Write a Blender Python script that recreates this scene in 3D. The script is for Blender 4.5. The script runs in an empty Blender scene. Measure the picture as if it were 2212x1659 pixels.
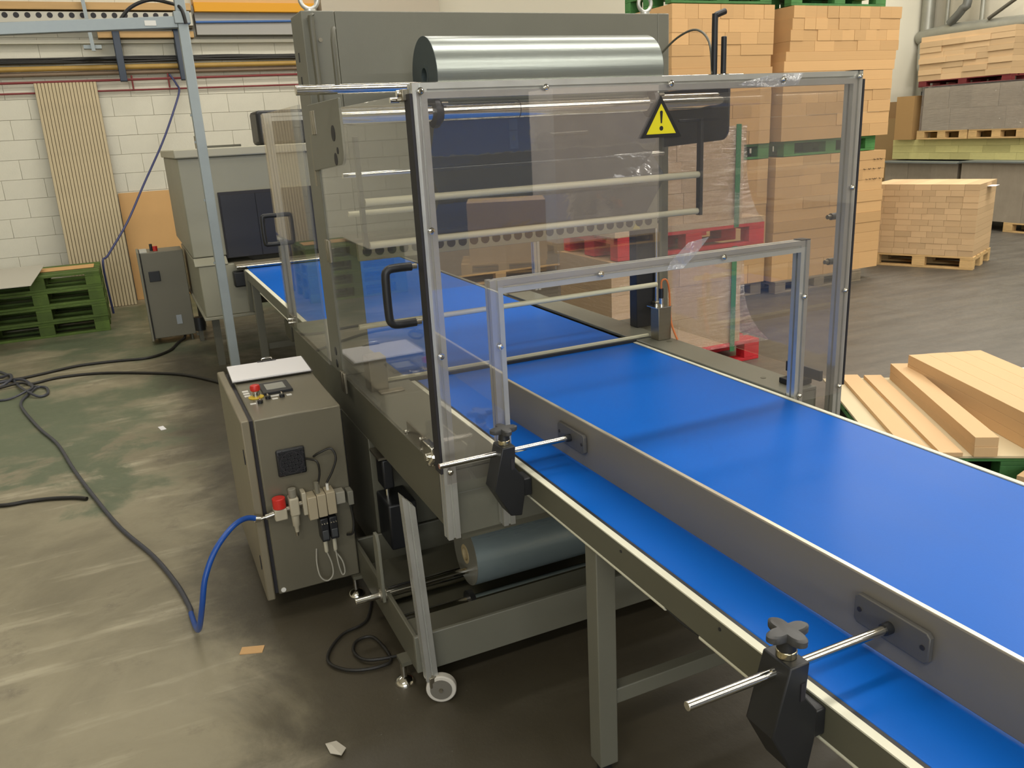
import bpy, math, random
from mathutils import Vector, Matrix
random.seed(7)
S = bpy.context.scene
COL = S.collection
R = math.radians
PI = math.pi

# ------------------------------------------------------------------ camera
cam_d = bpy.data.cameras.new('camera')
cam = bpy.data.objects.new('camera', cam_d)
COL.objects.link(cam)
cam_d.sensor_fit = 'HORIZONTAL'
cam_d.sensor_width = 36.0
cam_d.lens = 1780.4 / 2212 * 36.0
cam_d.clip_start = 0.05
cam_d.clip_end = 100
rt = Vector((0.90581872, -0.42052604, -0.05148094))
up = Vector((0.16812205, 0.2452539, 0.95476987))
fw = Vector((0.38887969, 0.87350351, -0.29285527))
m = Matrix((rt, up, -fw)).transposed().to_4x4()
m.translation = Vector((-0.99382, -2.17998, 1.83425))
cam.matrix_world = m
S.camera = cam

# ------------------------------------------------------------------ world, lights, exposure
S.view_settings.view_transform = 'Standard'
S.view_settings.look = 'None'
S.view_settings.exposure = 0.0
S.view_settings.gamma = 1.0
S.view_settings.use_curve_mapping = False
w = bpy.data.worlds.new('world')
S.world = w
w.use_nodes = True
w.node_tree.nodes['Background'].inputs[0].default_value = (0.9, 0.93, 1.0, 1)
w.node_tree.nodes['Background'].inputs[1].default_value = 0.12


def area(x, y, z, sx, sy, power, color=(1.0, 0.955, 0.87), rot=(0, 0, 0)):
    l = bpy.data.lights.new('lamp_or_fill_light', 'AREA')
    l.shape = 'RECTANGLE'
    l.size = sx
    l.size_y = sy
    l.energy = power
    l.color = color
    o = bpy.data.objects.new('lamp_or_fill_light', l)
    o.location = (x, y, z)
    o.rotation_euler = rot
    COL.objects.link(o)
    return o


LAMPS = [  # x, y, length, power, where
    (1.3, 0.45, 5.0, 150, 'over the wrapping machine'), (6.6, 0.45, 4.5, 140, 'over the pale boards'),
    (3.6, -4.2, 5.0, 150, 'behind the camera to the right'), (9.6, -4.2, 5.0, 130, 'behind the camera far right'),
    (4.0, 3.4, 4.6, 110, 'over the wrapped red pallets'), (9.6, 2.8, 4.6, 250, 'over the square carton load'),
    (0.6, 6.4, 4.6, 130, 'over the heat tunnel'), (10.2, 6.8, 4.6, 240, 'behind the tall cardboard stacks'),
    (-4.2, 4.6, 3.6, 90, 'over the cable heap'), (-3.8, -4.4, 4.0, 170, 'behind the camera to the left'),
    (5.0, -9.0, 5.0, 420, 'added to brighten the mirrored pallets'),  # unseen lamp, added so the mirrored loads show up brighter
]
LZ = 5.9
for (x, y, L, p, wh) in LAMPS:
    area(x, y, LZ, L, 0.55, p)
# added daylight-coloured fill light behind the camera; the wall has no windows
area(-4.5, -13.85, 3.6, 8.0, 3.0, 600, (0.92, 0.96, 1.0), (R(90), 0, 0))

# ------------------------------------------------------------------ materials


def lin(c):
    return tuple(((v / 255) / 12.92 if v / 255 <= 0.04045 else ((v / 255 + 0.055) / 1.055) ** 2.4) for v in c) + (1,)


MATS = {}


def mat(name, c=(128, 128, 128), rough=0.5, metal=0.0, var=0.0, scale=4.0, bump=0.0, bscale=60.0, spec=0.5,
        stretch=(1, 1, 1), objvar=0.0, emit=0.0, coat=0.0):
    if name in MATS:
        return MATS[name]
    M = bpy.data.materials.new(name)
    M.use_nodes = True
    N = M.node_tree.nodes
    L = M.node_tree.links
    b = N['Principled BSDF']
    col = lin(c)
    b.inputs['Base Color'].default_value = col
    b.inputs['Roughness'].default_value = rough
    b.inputs['Metallic'].default_value = metal
    b.inputs['Specular IOR Level'].default_value = spec
    if coat:
        b.inputs['Coat Weight'].default_value = coat
        b.inputs['Coat Roughness'].default_value = 0.15
    if emit:
        b.inputs['Emission Color'].default_value = col
        b.inputs['Emission Strength'].default_value = emit
    src = None
    tc = N.new('ShaderNodeTexCoord')
    mp = N.new('ShaderNodeMapping')
    mp.inputs['Scale'].default_value = stretch
    L.new(tc.outputs['Object'], mp.inputs['Vector'])
    if var or objvar:
        hsv = N.new('ShaderNodeHueSaturation')
        hsv.inputs['Color'].default_value = col
        add = None
        if var:
            nz = N.new('ShaderNodeTexNoise')
            nz.inputs['Scale'].default_value = scale
            nz.inputs['Detail'].default_value = 6
            nz.inputs['Roughness'].default_value = 0.65
            L.new(mp.outputs[0], nz.inputs['Vector'])
            mr = N.new('ShaderNodeMapRange')
            mr.inputs['From Min'].default_value = 0.25
            mr.inputs['From Max'].default_value = 0.75
            mr.inputs['To Min'].default_value = 1 - var
            mr.inputs['To Max'].default_value = 1 + var
            L.new(nz.outputs['Fac'], mr.inputs['Value'])
            add = mr.outputs[0]
            rr = N.new('ShaderNodeMapRange')
            rr.inputs['To Min'].default_value = max(0.02, rough - 0.08)
            rr.inputs['To Max'].default_value = min(1, rough + 0.08)
            L.new(nz.outputs['Fac'], rr.inputs['Value'])
            L.new(rr.outputs[0], b.inputs['Roughness'])
        if objvar:
            oi = N.new('ShaderNodeObjectInfo')
            mr2 = N.new('ShaderNodeMapRange')
            mr2.inputs['To Min'].default_value = 1 - objvar
            mr2.inputs['To Max'].default_value = 1 + objvar
            L.new(oi.outputs['Random'], mr2.inputs['Value'])
            if add is not None:
                mm = N.new('ShaderNodeMath')
                mm.operation = 'MULTIPLY'
                L.new(add, mm.inputs[0])
                L.new(mr2.outputs[0], mm.inputs[1])
                add = mm.outputs[0]
            else:
                add = mr2.outputs[0]
        L.new(add, hsv.inputs['Value'])
        L.new(hsv.outputs[0], b.inputs['Base Color'])
    if bump:
        bn = N.new('ShaderNodeTexNoise')
        bn.inputs['Scale'].default_value = bscale
        bn.inputs['Detail'].default_value = 4
        L.new(mp.outputs[0], bn.inputs['Vector'])
        bp = N.new('ShaderNodeBump')
        bp.inputs['Strength'].default_value = bump
        bp.inputs['Distance'].default_value = 0.01
        L.new(bn.outputs['Fac'], bp.inputs['Height'])
        L.new(bp.outputs[0], b.inputs['Normal'])
    MATS[name] = M
    return M


def sheet_mat(name, tint=(0.95, 0.95, 0.95), base=0.05, edge=0.6, rough=0.02, haze=0.03, hazecol=(0.8, 0.8, 0.8),
              bump=0.0, bscale=6.0, stretch=(1, 1, 1)):
    """clear plastic sheet: transparent + mirror-like surface + a little haze"""
    M = bpy.data.materials.new(name)
    M.use_nodes = True
    N = M.node_tree.nodes
    L = M.node_tree.links
    N.remove(N['Principled BSDF'])
    out = N['Material Output']
    tr = N.new('ShaderNodeBsdfTransparent')
    tr.inputs[0].default_value = tint + (1,)
    gl = N.new('ShaderNodeBsdfGlossy')
    gl.inputs['Roughness'].default_value = rough
    gl.inputs['Color'].default_value = (1, 1, 1, 1)
    df = N.new('ShaderNodeBsdfDiffuse')
    df.inputs[0].default_value = hazecol + (1,)
    lw = N.new('ShaderNodeLayerWeight')
    lw.inputs['Blend'].default_value = 0.5
    pw = N.new('ShaderNodeMath')
    pw.operation = 'POWER'
    pw.inputs[1].default_value = 4.0
    L.new(lw.outputs['Facing'], pw.inputs[0])
    ml = N.new('ShaderNodeMath')
    ml.operation = 'MULTIPLY_ADD'
    ml.inputs[1].default_value = edge
    ml.inputs[2].default_value = base
    L.new(pw.outputs[0], ml.inputs[0])
    m1 = N.new('ShaderNodeMixShader')
    m1.inputs[0].default_value = haze
    L.new(tr.outputs[0], m1.inputs[1])
    L.new(df.outputs[0], m1.inputs[2])
    m2 = N.new('ShaderNodeMixShader')
    L.new(ml.outputs[0], m2.inputs[0])
    L.new(m1.outputs[0], m2.inputs[1])
    L.new(gl.outputs[0], m2.inputs[2])
    if bump:
        tc = N.new('ShaderNodeTexCoord')
        mp = N.new('ShaderNodeMapping')
        mp.inputs['Scale'].default_value = stretch
        nz = N.new('ShaderNodeTexNoise')
        nz.inputs['Scale'].default_value = bscale
        nz.inputs['Detail'].default_value = 5
        bp = N.new('ShaderNodeBump')
        bp.inputs['Strength'].default_value = bump
        bp.inputs['Distance'].default_value = 0.05
        L.new(tc.outputs['Object'], mp.inputs[0])
        L.new(mp.outputs[0], nz.inputs['Vector'])
        L.new(nz.outputs['Fac'], bp.inputs['Height'])
        L.new(bp.outputs[0], gl.inputs['Normal'])
    L.new(m2.outputs[0], out.inputs[0])
    MATS[name] = M
    return M


GREY = mat('machine_paint', (110, 109, 96), 0.42, 0.0, 0.05, 3, 0.05, 300)
GREYD = mat('machine_paint_dark', (92, 90, 76), 0.45, 0.0, 0.05, 3)
RAILP = mat('rail_paint', (94, 93, 78), 0.45, 0, 0.04, 3)
STEEL = mat('brushed_steel', (150, 143, 126), 0.34, 0.85, 0.05, 8, 0, stretch=(1, 1, 12))
CHROME = mat('chrome', (225, 222, 212), 0.13, 1.0)
ROD = mat('cream_rod', (205, 200, 170), 0.4, 0.0, 0.03)
ALU = mat('anodised_aluminium', (205, 205, 198), 0.38, 0.75, 0.04, 10)
BLACKP = mat('black_plastic', (30, 31, 33), 0.42, 0.0, 0.05)
RUBBER = mat('dark_rubber', (36, 34, 38), 0.6)
BLACKM = mat('black_steel', (50, 51, 53), 0.4, 0.3, 0.05)
BELT = mat('blue_belt', (10, 94, 188), 0.36, 0.0, 0.05, 2.5, 0.03, 400, spec=0.12, stretch=(1, .25, 1))
GUIDE = mat('gunmetal_plate', (126, 121, 112), 0.45, 0.2, 0.07, 3, stretch=(1, .5, 1))
CREAM = mat('cream_wear_strip', (222, 220, 198), 0.5, 0, 0.03)
PLEXI = sheet_mat('clear_plexiglass', (0.965, 0.955, 0.955), 0.11, 0.6, 0.012, 0.022, (0.75, 0.72, 0.72))
PLEXID = sheet_mat('door_plexiglass', (0.93, 0.925, 0.91), 0.05, 0.5, 0.015, 0.04, (0.7, 0.68, 0.64))
WRAP = sheet_mat('stretch_wrap', (0.93, 0.92, 0.92), 0.09, 0.6, 0.10, 0.05, (0.85, 0.83, 0.83), 1.0, 7, (1, 1, 7))
SCRAP = sheet_mat('loose_film', (0.95, 0.95, 0.95), 0.12, 0.5, 0.12, 0.16, (0.9, 0.9, 0.9), 0.8, 14)
FILM = mat('film_winding', (150, 156, 150), 0.3, 0.72, 0.03, 2, 0.03, 60, stretch=(.1, 3, 3))
FILMD = mat('film_winding_dark', (150, 164, 164), 0.3, 0.45, 0.03, 2, 0.03, 60, stretch=(.1, 3, 3))
FEND = mat('film_end_face', (66, 76, 76), 0.5, 0.1, 0.06, 12)
FENDG = mat('film_end_face_grey', (122, 120, 108), 0.5, 0.1, 0.06, 12)
CORE = mat('cardboard_core', (176, 158, 118), 0.8)
RED = mat('red_plastic', (200, 44, 34), 0.4)
YEL = mat('warning_yellow', (226, 212, 20), 0.45)
YELD = mat('yellow_plastic', (214, 184, 40), 0.5)
WHITE = mat('white_plastic', (222, 220, 212), 0.45)
PAPER = mat('paper', (226, 224, 224), 0.8)
BEIGE = mat('beige_plastic', (176, 168, 146), 0.5)
SCREEN = mat('display_glass', (150, 152, 144), 0.2)
GREENLT = mat('label_grey', (160, 166, 170), 0.5)
BLUEH = mat('blue_hose', (24, 72, 150), 0.35)
DARKH = mat('dark_hose', (62, 64, 72), 0.42, 0, 0.1, 6)
CABLE = mat('black_cable', (30, 28, 24), 0.5)
ORANGE = mat('orange_cable', (214, 120, 60), 0.45)
GALV = mat('galvanised_steel', (150, 158, 158), 0.48, 0.45, 0.08, 6)
CARD = mat('cardboard', (206, 166, 116), 0.75, 0, 0.05, 5, 0.25, 90, spec=0.2, stretch=(.15, .15, 6), objvar=0.11)
CARDK = mat('cardboard_greyish', (206, 176, 136), 0.75, 0, 0.05, 5, 0.25, 90, spec=0.2, stretch=(.15, .15, 6), objvar=0.12)
CARDL = mat('pale_board', (208, 174, 130), 0.62, 0, 0.03, 3, 0.04, 120, spec=0.25)
SHEETC = mat('cream_sheet', (206, 190, 154), 0.65, 0, 0.03, 3)
GRNP = mat('green_pallet_paint', (64, 120, 62), 0.7, 0, 0.22, 9, 0.3, 60, stretch=(1, 1, 1), objvar=0.18)
OLVP = mat('olive_pallet_paint', (84, 106, 44), 0.75, 0, 0.28, 7, 0.3, 60, objvar=0.2)
REDP = mat('red_pallet_paint', (205, 46, 54), 0.65, 0, 0.14, 9, 0.3, 60, objvar=0.1)
DREDP = mat('dark_red_paint', (110, 34, 38), 0.65, 0, 0.14, 9, objvar=0.1)
WOOD = mat('pallet_wood', (206, 172, 118), 0.75, 0, 0.16, 9, 0.3, 80, stretch=(1, 6, 6), objvar=0.12)
GWOOD = mat('grey_pallet_wood', (128, 116, 96), 0.8, 0, 0.2, 9, 0.3, 80, objvar=0.15)
BLOCK = mat('white_painted_block', (222, 218, 200), 0.75, 0, 0.04, 4, 0.2, 60, spec=0.2, objvar=0.015)
MORTAR = mat('painted_mortar', (214, 210, 192), 0.85)
CONC = mat('grey_concrete_wall', (196, 190, 172), 0.8, 0, 0.12, 0.9, 0.2, 20)
CEIL = mat('ceiling_paint', (226, 224, 216), 0.9)
MDF = mat('brown_board', (218, 172, 112), 0.7, 0, 0.04, 3)
CORR = mat('corrugated_beige', (196, 180, 146), 0.75, 0, 0.10, 2.5, 0.1, 60)
YELPIPE = mat('yellow_pipe', (176, 142, 72), 0.5, 0, 0.12, 5)
REDPIPE = mat('red_pipe', (130, 52, 52), 0.5)
BROWNP = mat('brown_conduit', (140, 120, 98), 0.6, 0, 0.1, 5)
NAVY = mat('navy_bracket', (42, 54, 70), 0.5)
WOODB = mat('timber_beam', (196, 160, 108), 0.75, 0, 0.14, 4, stretch=(.3, 3, 3))
YBEAM = mat('yellow_beam', (226, 160, 16), 0.5)
DUCT = mat('duct_steel', (158, 158, 148), 0.4, 0.6, 0.12, 3)
GSHEET = mat('grey_wrapped_sheets', (150, 140, 124), 0.35, 0, 0.14, 3, objvar=0.08)
SLATE = mat('slate_sheet', (104, 110, 108), 0.5)
YCARD = mat('yellowish_board', (196, 190, 128), 0.7, 0, 0.08, 4, objvar=0.14)
STRAPG = mat('green_strap', (70, 130, 88), 0.4)
STRAPD = mat('grey_strap', (80, 84, 80), 0.4)
TIN = mat('tunnel_paint', (142, 140, 122), 0.45, 0, 0.04, 3)
CURT = mat('dark_curtain', (34, 34, 38), 0.45)
INK = mat('black_ink', (60, 46, 34), 0.8)


def floor_material():
    M = bpy.data.materials.new('worn_concrete_floor')
    M.use_nodes = True
    N = M.node_tree.nodes
    L = M.node_tree.links
    b = N['Principled BSDF']
    tc = N.new('ShaderNodeTexCoord')
    sep = N.new('ShaderNodeSeparateXYZ')
    L.new(tc.outputs['Object'], sep.inputs[0])

    def noise(scale, detail=6, rough=0.6, vec=None, dist=0.0):
        n = N.new('ShaderNodeTexNoise')
        n.inputs['Scale'].default_value = scale
        n.inputs['Detail'].default_value = detail
        n.inputs['Roughness'].default_value = rough
        n.inputs['Distortion'].default_value = dist
        L.new(vec if vec else tc.outputs['Object'], n.inputs['Vector'])
        return n.outputs['Fac']

    def mth(op, a, c=None, d=None):
        n = N.new('ShaderNodeMath')
        n.operation = op
        for i, v in enumerate((a, c, d)):
            if v is None:
                continue
            if isinstance(v, (int, float)):
                n.inputs[i].default_value = v
            else:
                L.new(v, n.inputs[i])
        return n.outputs[0]

    def ramp(v, a, c):
        n = N.new('ShaderNodeMapRange')
        n.interpolation_type = 'SMOOTHSTEP'
        n.inputs['From Min'].default_value = a
        n.inputs['From Max'].default_value = c
        L.new(v, n.inputs['Value'])
        return n.outputs[0]

    def mix(f, a, c):
        n = N.new('ShaderNodeMix')
        n.data_type = 'RGBA'
        L.new(f, n.inputs[0])
        for i, v in ((6, a), (7, c)):
            if isinstance(v, tuple):
                n.inputs[i].default_value = v
            else:
                L.new(v, n.inputs[i])
        return n.outputs[2]

    n1 = noise(1.3, 8, 0.65, dist=0.4)
    n2 = noise(5.0, 8, 0.7)
    nf = noise(40, 4, 0.6)
    mp = N.new('ShaderNodeMapping')
    mp.inputs['Scale'].default_value = (0.5, 3.0, 1)
    mp.inputs['Rotation'].default_value = (0, 0, R(-12))
    L.new(tc.outputs['Object'], mp.inputs[0])
    ns = noise(2.2, 6, 0.6, mp.outputs[0])
    concrete = mix(ramp(n1, 0.35, 0.65), lin((122, 115, 94)), lin((146, 138, 114)))
    concrete = mix(ramp(ns, 0.52, 0.72), concrete, lin((172, 164, 140)))
    concrete = mix(ramp(n2, 0.55, 0.75), concrete, lin((118, 110, 92)))
    # green paint left over on the floor beside the back wall
    gm = mth('ADD', mth('MULTIPLY', sep.outputs['Y'], 0.16), mth('MULTIPLY', n1, 1.3))
    gm = mth('MULTIPLY', ramp(gm, 1.08, 1.22), ramp(sep.outputs['X'], 1.6, 0.6))
    gm = mth('MULTIPLY', gm, ramp(noise(0.8, 5, 0.6), 0.40, 0.56))
    concrete = mix(gm, concrete, lin((94, 102, 80)))
    # dark oily dirt around the machine's feet, with the machine's shadow painted in
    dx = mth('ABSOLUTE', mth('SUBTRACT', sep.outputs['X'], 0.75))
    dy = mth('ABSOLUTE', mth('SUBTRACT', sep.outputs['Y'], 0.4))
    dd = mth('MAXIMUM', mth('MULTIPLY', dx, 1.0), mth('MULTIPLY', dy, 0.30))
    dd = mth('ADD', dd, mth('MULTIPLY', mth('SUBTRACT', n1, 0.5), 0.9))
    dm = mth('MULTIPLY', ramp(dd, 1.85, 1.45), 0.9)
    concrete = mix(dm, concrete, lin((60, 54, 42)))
    # grey traffic lane on the right
    lane = ramp(mth('ADD', sep.outputs['X'], mth('MULTIPLY', n1, 0.5)), 1.9, 2.3)
    asphalt = mix(ramp(ns, 0.3, 0.7), lin((76, 72, 65)), lin((94, 89, 80)))
    concrete = mix(lane, concrete, asphalt)
    spk = ramp(nf, 0.70, 0.78)
    concrete = mix(mth('MULTIPLY', spk, 0.35), concrete, lin((206, 200, 184)))
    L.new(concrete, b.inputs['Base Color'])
    L.new(mth('ADD', mth('MULTIPLY', n2, 0.5), 0.22), b.inputs['Roughness'])
    bp = N.new('ShaderNodeBump')
    bp.inputs['Strength'].default_value = 0.25
    bp.inputs['Distance'].default_value = 0.01
    L.new(n2, bp.inputs['Height'])
    L.new(bp.outputs[0], b.inputs['Normal'])
    return M


# ------------------------------------------------------------------ mesh helpers
OFF = {}


class MB:
    def __init__(self):
        self.v = []
        self.f = []

    def add(self, vs, fs):
        n = len(self.v)
        self.v += [tuple(p) for p in vs]
        self.f += [tuple(i + n for i in f) for f in fs]
        return self

    def box(self, x0, x1, y0, y1, z0, z1):
        x0, x1 = sorted((x0, x1)); y0, y1 = sorted((y0, y1)); z0, z1 = sorted((z0, z1))
        vs = [(x, y, z) for z in (z0, z1) for y in (y0, y1) for x in (x0, x1)]
        return self.add(vs, [(0, 2, 3, 1), (4, 5, 7, 6), (0, 1, 5, 4), (2, 6, 7, 3), (0, 4, 6, 2), (1, 3, 7, 5)])

    def obox(self, c, s, mx=None):
        a, b_, d = s[0] / 2, s[1] / 2, s[2] / 2
        t = MB().box(-a, a, -b_, b_, -d, d)
        mx = mx or Matrix.Identity(3)
        c = Vector(c)
        return self.add([c + mx @ Vector(p) for p in t.v], t.f)

    def cyl(self, p0, p1, r, n=20, r1=None, caps=True):
        p0 = Vector(p0); p1 = Vector(p1)
        d = (p1 - p0).normalized()
        a = d.orthogonal().normalized()
        b_ = d.cross(a)
        r1 = r if r1 is None else r1
        vs = []
        for p, q in ((p0, r), (p1, r1)):
            for i in range(n):
                t = 2 * PI * i / n
                vs.append(p + a * math.cos(t) * q + b_ * math.sin(t) * q)
        fs = [(i, (i + 1) % n, n + (i + 1) % n, n + i) for i in range(n)]
        if caps:
            fs += [tuple(reversed(range(n))), tuple(range(n, 2 * n))]
        return self.add(vs, fs)

    def ring(self, p0, p1, ro, ri, n=32):
        p0 = Vector(p0); p1 = Vector(p1)
        d = (p1 - p0).normalized()
        a = d.orthogonal().normalized()
        b_ = d.cross(a)
        vs = []
        for p in (p0, p1):
            for q in (ro, ri):
                for i in range(n):
                    t = 2 * PI * i / n
                    vs.append(p + a * math.cos(t) * q + b_ * math.sin(t) * q)
        fs = []
        for i in range(n):
            j = (i + 1) % n
            fs += [(i, j, 2 * n + j, 2 * n + i), (n + j, n + i, 3 * n + i, 3 * n + j),
                   (j, i, n + i, n + j), (2 * n + i, 2 * n + j, 3 * n + j, 3 * n + i)]
        return self.add(vs, fs)

    def prism(self, poly, axis, a0, a1):
        """poly: 2-D points; axis 'x': (y,z), 'y': (x,z), 'z': (x,y)"""
        n = len(poly)
        vs = []
        for a in (a0, a1):
            for (p, q) in poly:
                vs.append({'x': (a, p, q), 'y': (p, a, q), 'z': (p, q, a)}[axis])
        fs = [(i, (i + 1) % n, n + (i + 1) % n, n + i) for i in range(n)]
        fs += [tuple(reversed(range(n))), tuple(range(n, 2 * n))]
        return self.add(vs, fs)

    def tube(self, pts, r, n=10, smooth=6, closed=False):
        P = [Vector(p) for p in pts]
        if smooth > 1 and len(P) > 2:
            Q = []
            m_ = len(P)
            for i in range(m_ if closed else m_ - 1):
                p0 = P[(i - 1) % m_] if (closed or i > 0) else P[0]
                p1, p2 = P[i], P[(i + 1) % m_]
                p3 = P[(i + 2) % m_] if (closed or i + 2 < m_) else P[-1]
                for k in range(smooth):
                    t = k / smooth
                    Q.append(0.5 * ((2 * p1) + (p2 - p0) * t + (2 * p0 - 5 * p1 + 4 * p2 - p3) * t * t
                                    + (3 * p1 - p0 - 3 * p2 + p3) * t ** 3))
            if not closed:
                Q.append(P[-1])
            P = Q
        vs = []
        a = None
        m_ = len(P)
        for i, p in enumerate(P):
            q = P[(i + 1) % m_] if (closed or i < m_ - 1) else P[i]
            o = P[i - 1] if (closed or i > 0) else P[0]
            d = (q - o)
            d = d.normalized() if d.length > 1e-9 else Vector((0, 0, 1))
            if a is None:
                a = d.orthogonal().normalized()
            a = (a - d * a.dot(d))
            a = a.normalized() if a.length > 1e-6 else d.orthogonal().normalized()
            b_ = d.cross(a)
            for k in range(n):
                t = 2 * PI * k / n
                vs.append(p + a * math.cos(t) * r + b_ * math.sin(t) * r)
        fs = []
        for i in range(m_ if closed else m_ - 1):
            j = (i + 1) % m_
            for k in range(n):
                l = (k + 1) % n
                fs.append((i * n + k, i * n + l, j * n + l, j * n + k))
        if not closed:
            fs += [tuple(reversed(range(n))), tuple(range((m_ - 1) * n, m_ * n))]
        return self.add(vs, fs)

    def lathe(self, prof, o, n=24, axis='z'):
        """prof: (radius, height) pairs from bottom to top"""
        vs = []
        o = Vector(o)
        for (r, h) in prof:
            for i in range(n):
                t = 2 * PI * i / n
                c, s = r * math.cos(t), r * math.sin(t)
                vs.append(o + Vector({'z': (c, s, h), 'x': (h, c, s), 'y': (c, h, s)}[axis]))
        fs = []
        for j in range(len(prof) - 1):
            for i in range(n):
                k = (i + 1) % n
                fs.append((j * n + i, j * n + k, (j + 1) * n + k, (j + 1) * n + i))
        fs += [tuple(reversed(range(n))), tuple(range((len(prof) - 1) * n, len(prof) * n))]
        return self.add(vs, fs)

    def build(self, name, material, parent=None, bevel=0.0, local=False, smooth=True):
        me = bpy.data.meshes.new(name)
        vs = self.v
        o = bpy.data.objects.new(name, me)
        if parent is not None:
            off = OFF.get(parent.name, Vector((0, 0, 0)))
            if not local:
                vs = [tuple(Vector(p) - off) for p in vs]
            OFF[o.name] = off
            o.parent = parent
        else:
            xs = [p[0] for p in vs]; ys = [p[1] for p in vs]; zs = [p[2] for p in vs]
            off = Vector(((min(xs) + max(xs)) / 2, (min(ys) + max(ys)) / 2, min(zs)))
            vs = [tuple(Vector(p) - off) for p in vs]
            o.location = off
            OFF[o.name] = off
        me.from_pydata([tuple(p) for p in vs], [], self.f)
        me.update()
        import bmesh
        bm = bmesh.new()
        bm.from_mesh(me)
        bmesh.ops.recalc_face_normals(bm, faces=bm.faces)
        bm.to_mesh(me)
        bm.free()
        if smooth:
            me.polygons.foreach_set('use_smooth', [True] * len(me.polygons))
            me.set_sharp_from_angle(angle=R(38))
        me.materials.append(material)
        COL.objects.link(o)
        if bevel:
            bv = o.modifiers.new('bevel', 'BEVEL')
            bv.width = bevel
            bv.segments = 2
            bv.limit_method = 'ANGLE'
            bv.angle_limit = R(50)
        return o


def tag(o, label=None, cat=None, group=None, kind=None):
    if label: o['label'] = label
    if cat: o['category'] = cat
    if group: o['group'] = group
    if kind: o['kind'] = kind
    return o


def empty(name, loc, label, cat, group=None, rz=0.0):
    o = bpy.data.objects.new(name, None)
    o.location = loc
    o.rotation_euler = (0, 0, rz)
    o.empty_display_size = 0.1
    COL.objects.link(o)
    OFF[o.name] = Vector(loc)
    return tag(o, label, cat, group)


def lab(o, s):
    o['label'] = s
    return o


def copy_part(o, parent, dz=Vector((0, 0, 0))):
    c = o.copy()
    c.parent = parent
    c.location = o.location + dz
    COL.objects.link(c)
    return c


def copy_tree(root):
    c = root.copy()
    COL.objects.link(c)
    for ch in root.children:
        d = ch.copy()
        d.parent = c
        COL.objects.link(d)
        for g in ch.children:
            e = g.copy()
            e.parent = d
            COL.objects.link(e)
    return c


def prof40(h=0.02, s=0.0042, d=0.009):
    q = []
    for k in range(4):
        for (x, y) in ((-h, -h), (-s, -h), (-s, -h + d), (s, -h + d), (s, -h)):
            for _ in range(k):
                x, y = -y, x
            q.append((x, y))
    return q


def alu(axis, c, a0, a1):
    """40 mm slotted profile; c = centre in the two other axes"""
    return MB().prism([(p + c[0], q + c[1]) for (p, q) in prof40()], axis, a0, a1)


# ================================================================== SETTING
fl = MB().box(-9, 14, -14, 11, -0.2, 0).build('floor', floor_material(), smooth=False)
tag(fl, kind='structure')
# keep floor texture in world metres
for v in fl.data.vertices:
    v.co += fl.location
fl.location = (0, 0, 0)
wb = MB().box(-9, 14, 9.5, 9.8, 0, 6.2).build('wall_back', MORTAR)
tag(wb, kind='structure')
tag(MB().box(13.0, 13.3, -14, 9.5, 0, 6.2).build('wall_right', CONC), kind='structure')
tag(MB().box(-9.3, -9, -14, 9.5, 0, 6.2).build('wall_left', CONC), kind='structure')
tag(MB().box(-9, 13, -14.3, -14, 0, 6.2).build('wall_front', mat('dark_wall', (74, 73, 70), .9)), kind='structure')
tag(MB().box(-9.3, 13.3, -14.3, 9.8, 6.2, 6.4).build('ceiling', CEIL), kind='structure')
# painted concrete blocks of the back wall (the stretch in view)
bw, bh = 0.447, 0.2215
bm0 = None
for r_ in range(16):
    for c_ in range(13):
        x = -3.4 + c_ * 0.45 + (0.225 if r_ % 2 else 0)
        z = 0.008 + r_ * 0.225
        if bm0 is None:
            bm0 = MB().box(-bw / 2, bw / 2, -0.008, 0.0055, 0, bh).build('block', BLOCK, wb, bevel=0.0025, local=True)
            o = bm0
        else:
            o = bm0.copy()
            COL.objects.link(o)
        o.location = Vector((x, 9.4945 + random.uniform(-.0015, .0015), z)) - wb.location

# lamps under the ceiling
lampm = None
for i, (x, y, L_, p, wh) in enumerate(LAMPS):
    e = empty('ceiling_lamp', (x, y, LZ + 0.02), 'long white ceiling batten lamp ' + wh, 'lamp', 'ceiling batten lamps')
    MB().box(x - L_ / 2, x + L_ / 2, y - .3, y + .3, LZ + .03, LZ + .1).build('housing', WHITE, e, bevel=.01)
    for dx in (-L_ / 3, L_ / 3):
        MB().cyl((x + dx, y, LZ + .1), (x + dx, y, 6.2), 0.01, 8).build('hanger', STEEL, e)

# ================================================================== INFEED CONVEYOR
cv = empty('infeed_conveyor', (0.55, -1.0, 0), 'blue belt conveyor running from the foreground into the wrapping machine', 'conveyor')
MB().box(0.0, 1.073, -3.0, 1.035, 0.838, 0.85).build('belt', BELT, cv, bevel=.004)
r1 = MB().box(-0.030, -0.007, -3.0, 0.0, 0.775, 0.849).build('side_rail', RAILP, cv, bevel=.002)
MB().box(-0.0305, -0.0115, -3.0, 1.03, 0.849, 0.8525).build('wear_strip', CREAM, cv)
MB().box(1.078, 1.10, -3.0, 0.0, 0.775, 0.849).build('side_rail', RAILP, cv, bevel=.002)
MB().box(1.074, 1.09, -3.0, 1.03, 0.849, 0.8525).build('wear_strip', CREAM, cv)
MB().box(-0.0112, -0.0005, -3.0, 1.03, 0.849, 0.8508).build('belt_gap_shade', BLACKP, cv)  # dark strip imitating the shaded gap between wear strip and belt
MB().box(0.01, 1.06, -3.0, 0.03, 0.79, 0.832).build('slider_bed', GREYD, cv)
for (a, b_) in ((-0.80, -0.03), (-3.0, -0.93)):
    MB().cyl((-0.022, a, 0.770), (-0.022, b_, 0.770), 0.0075, 12).build('return_strip', CREAM, cv)
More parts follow.
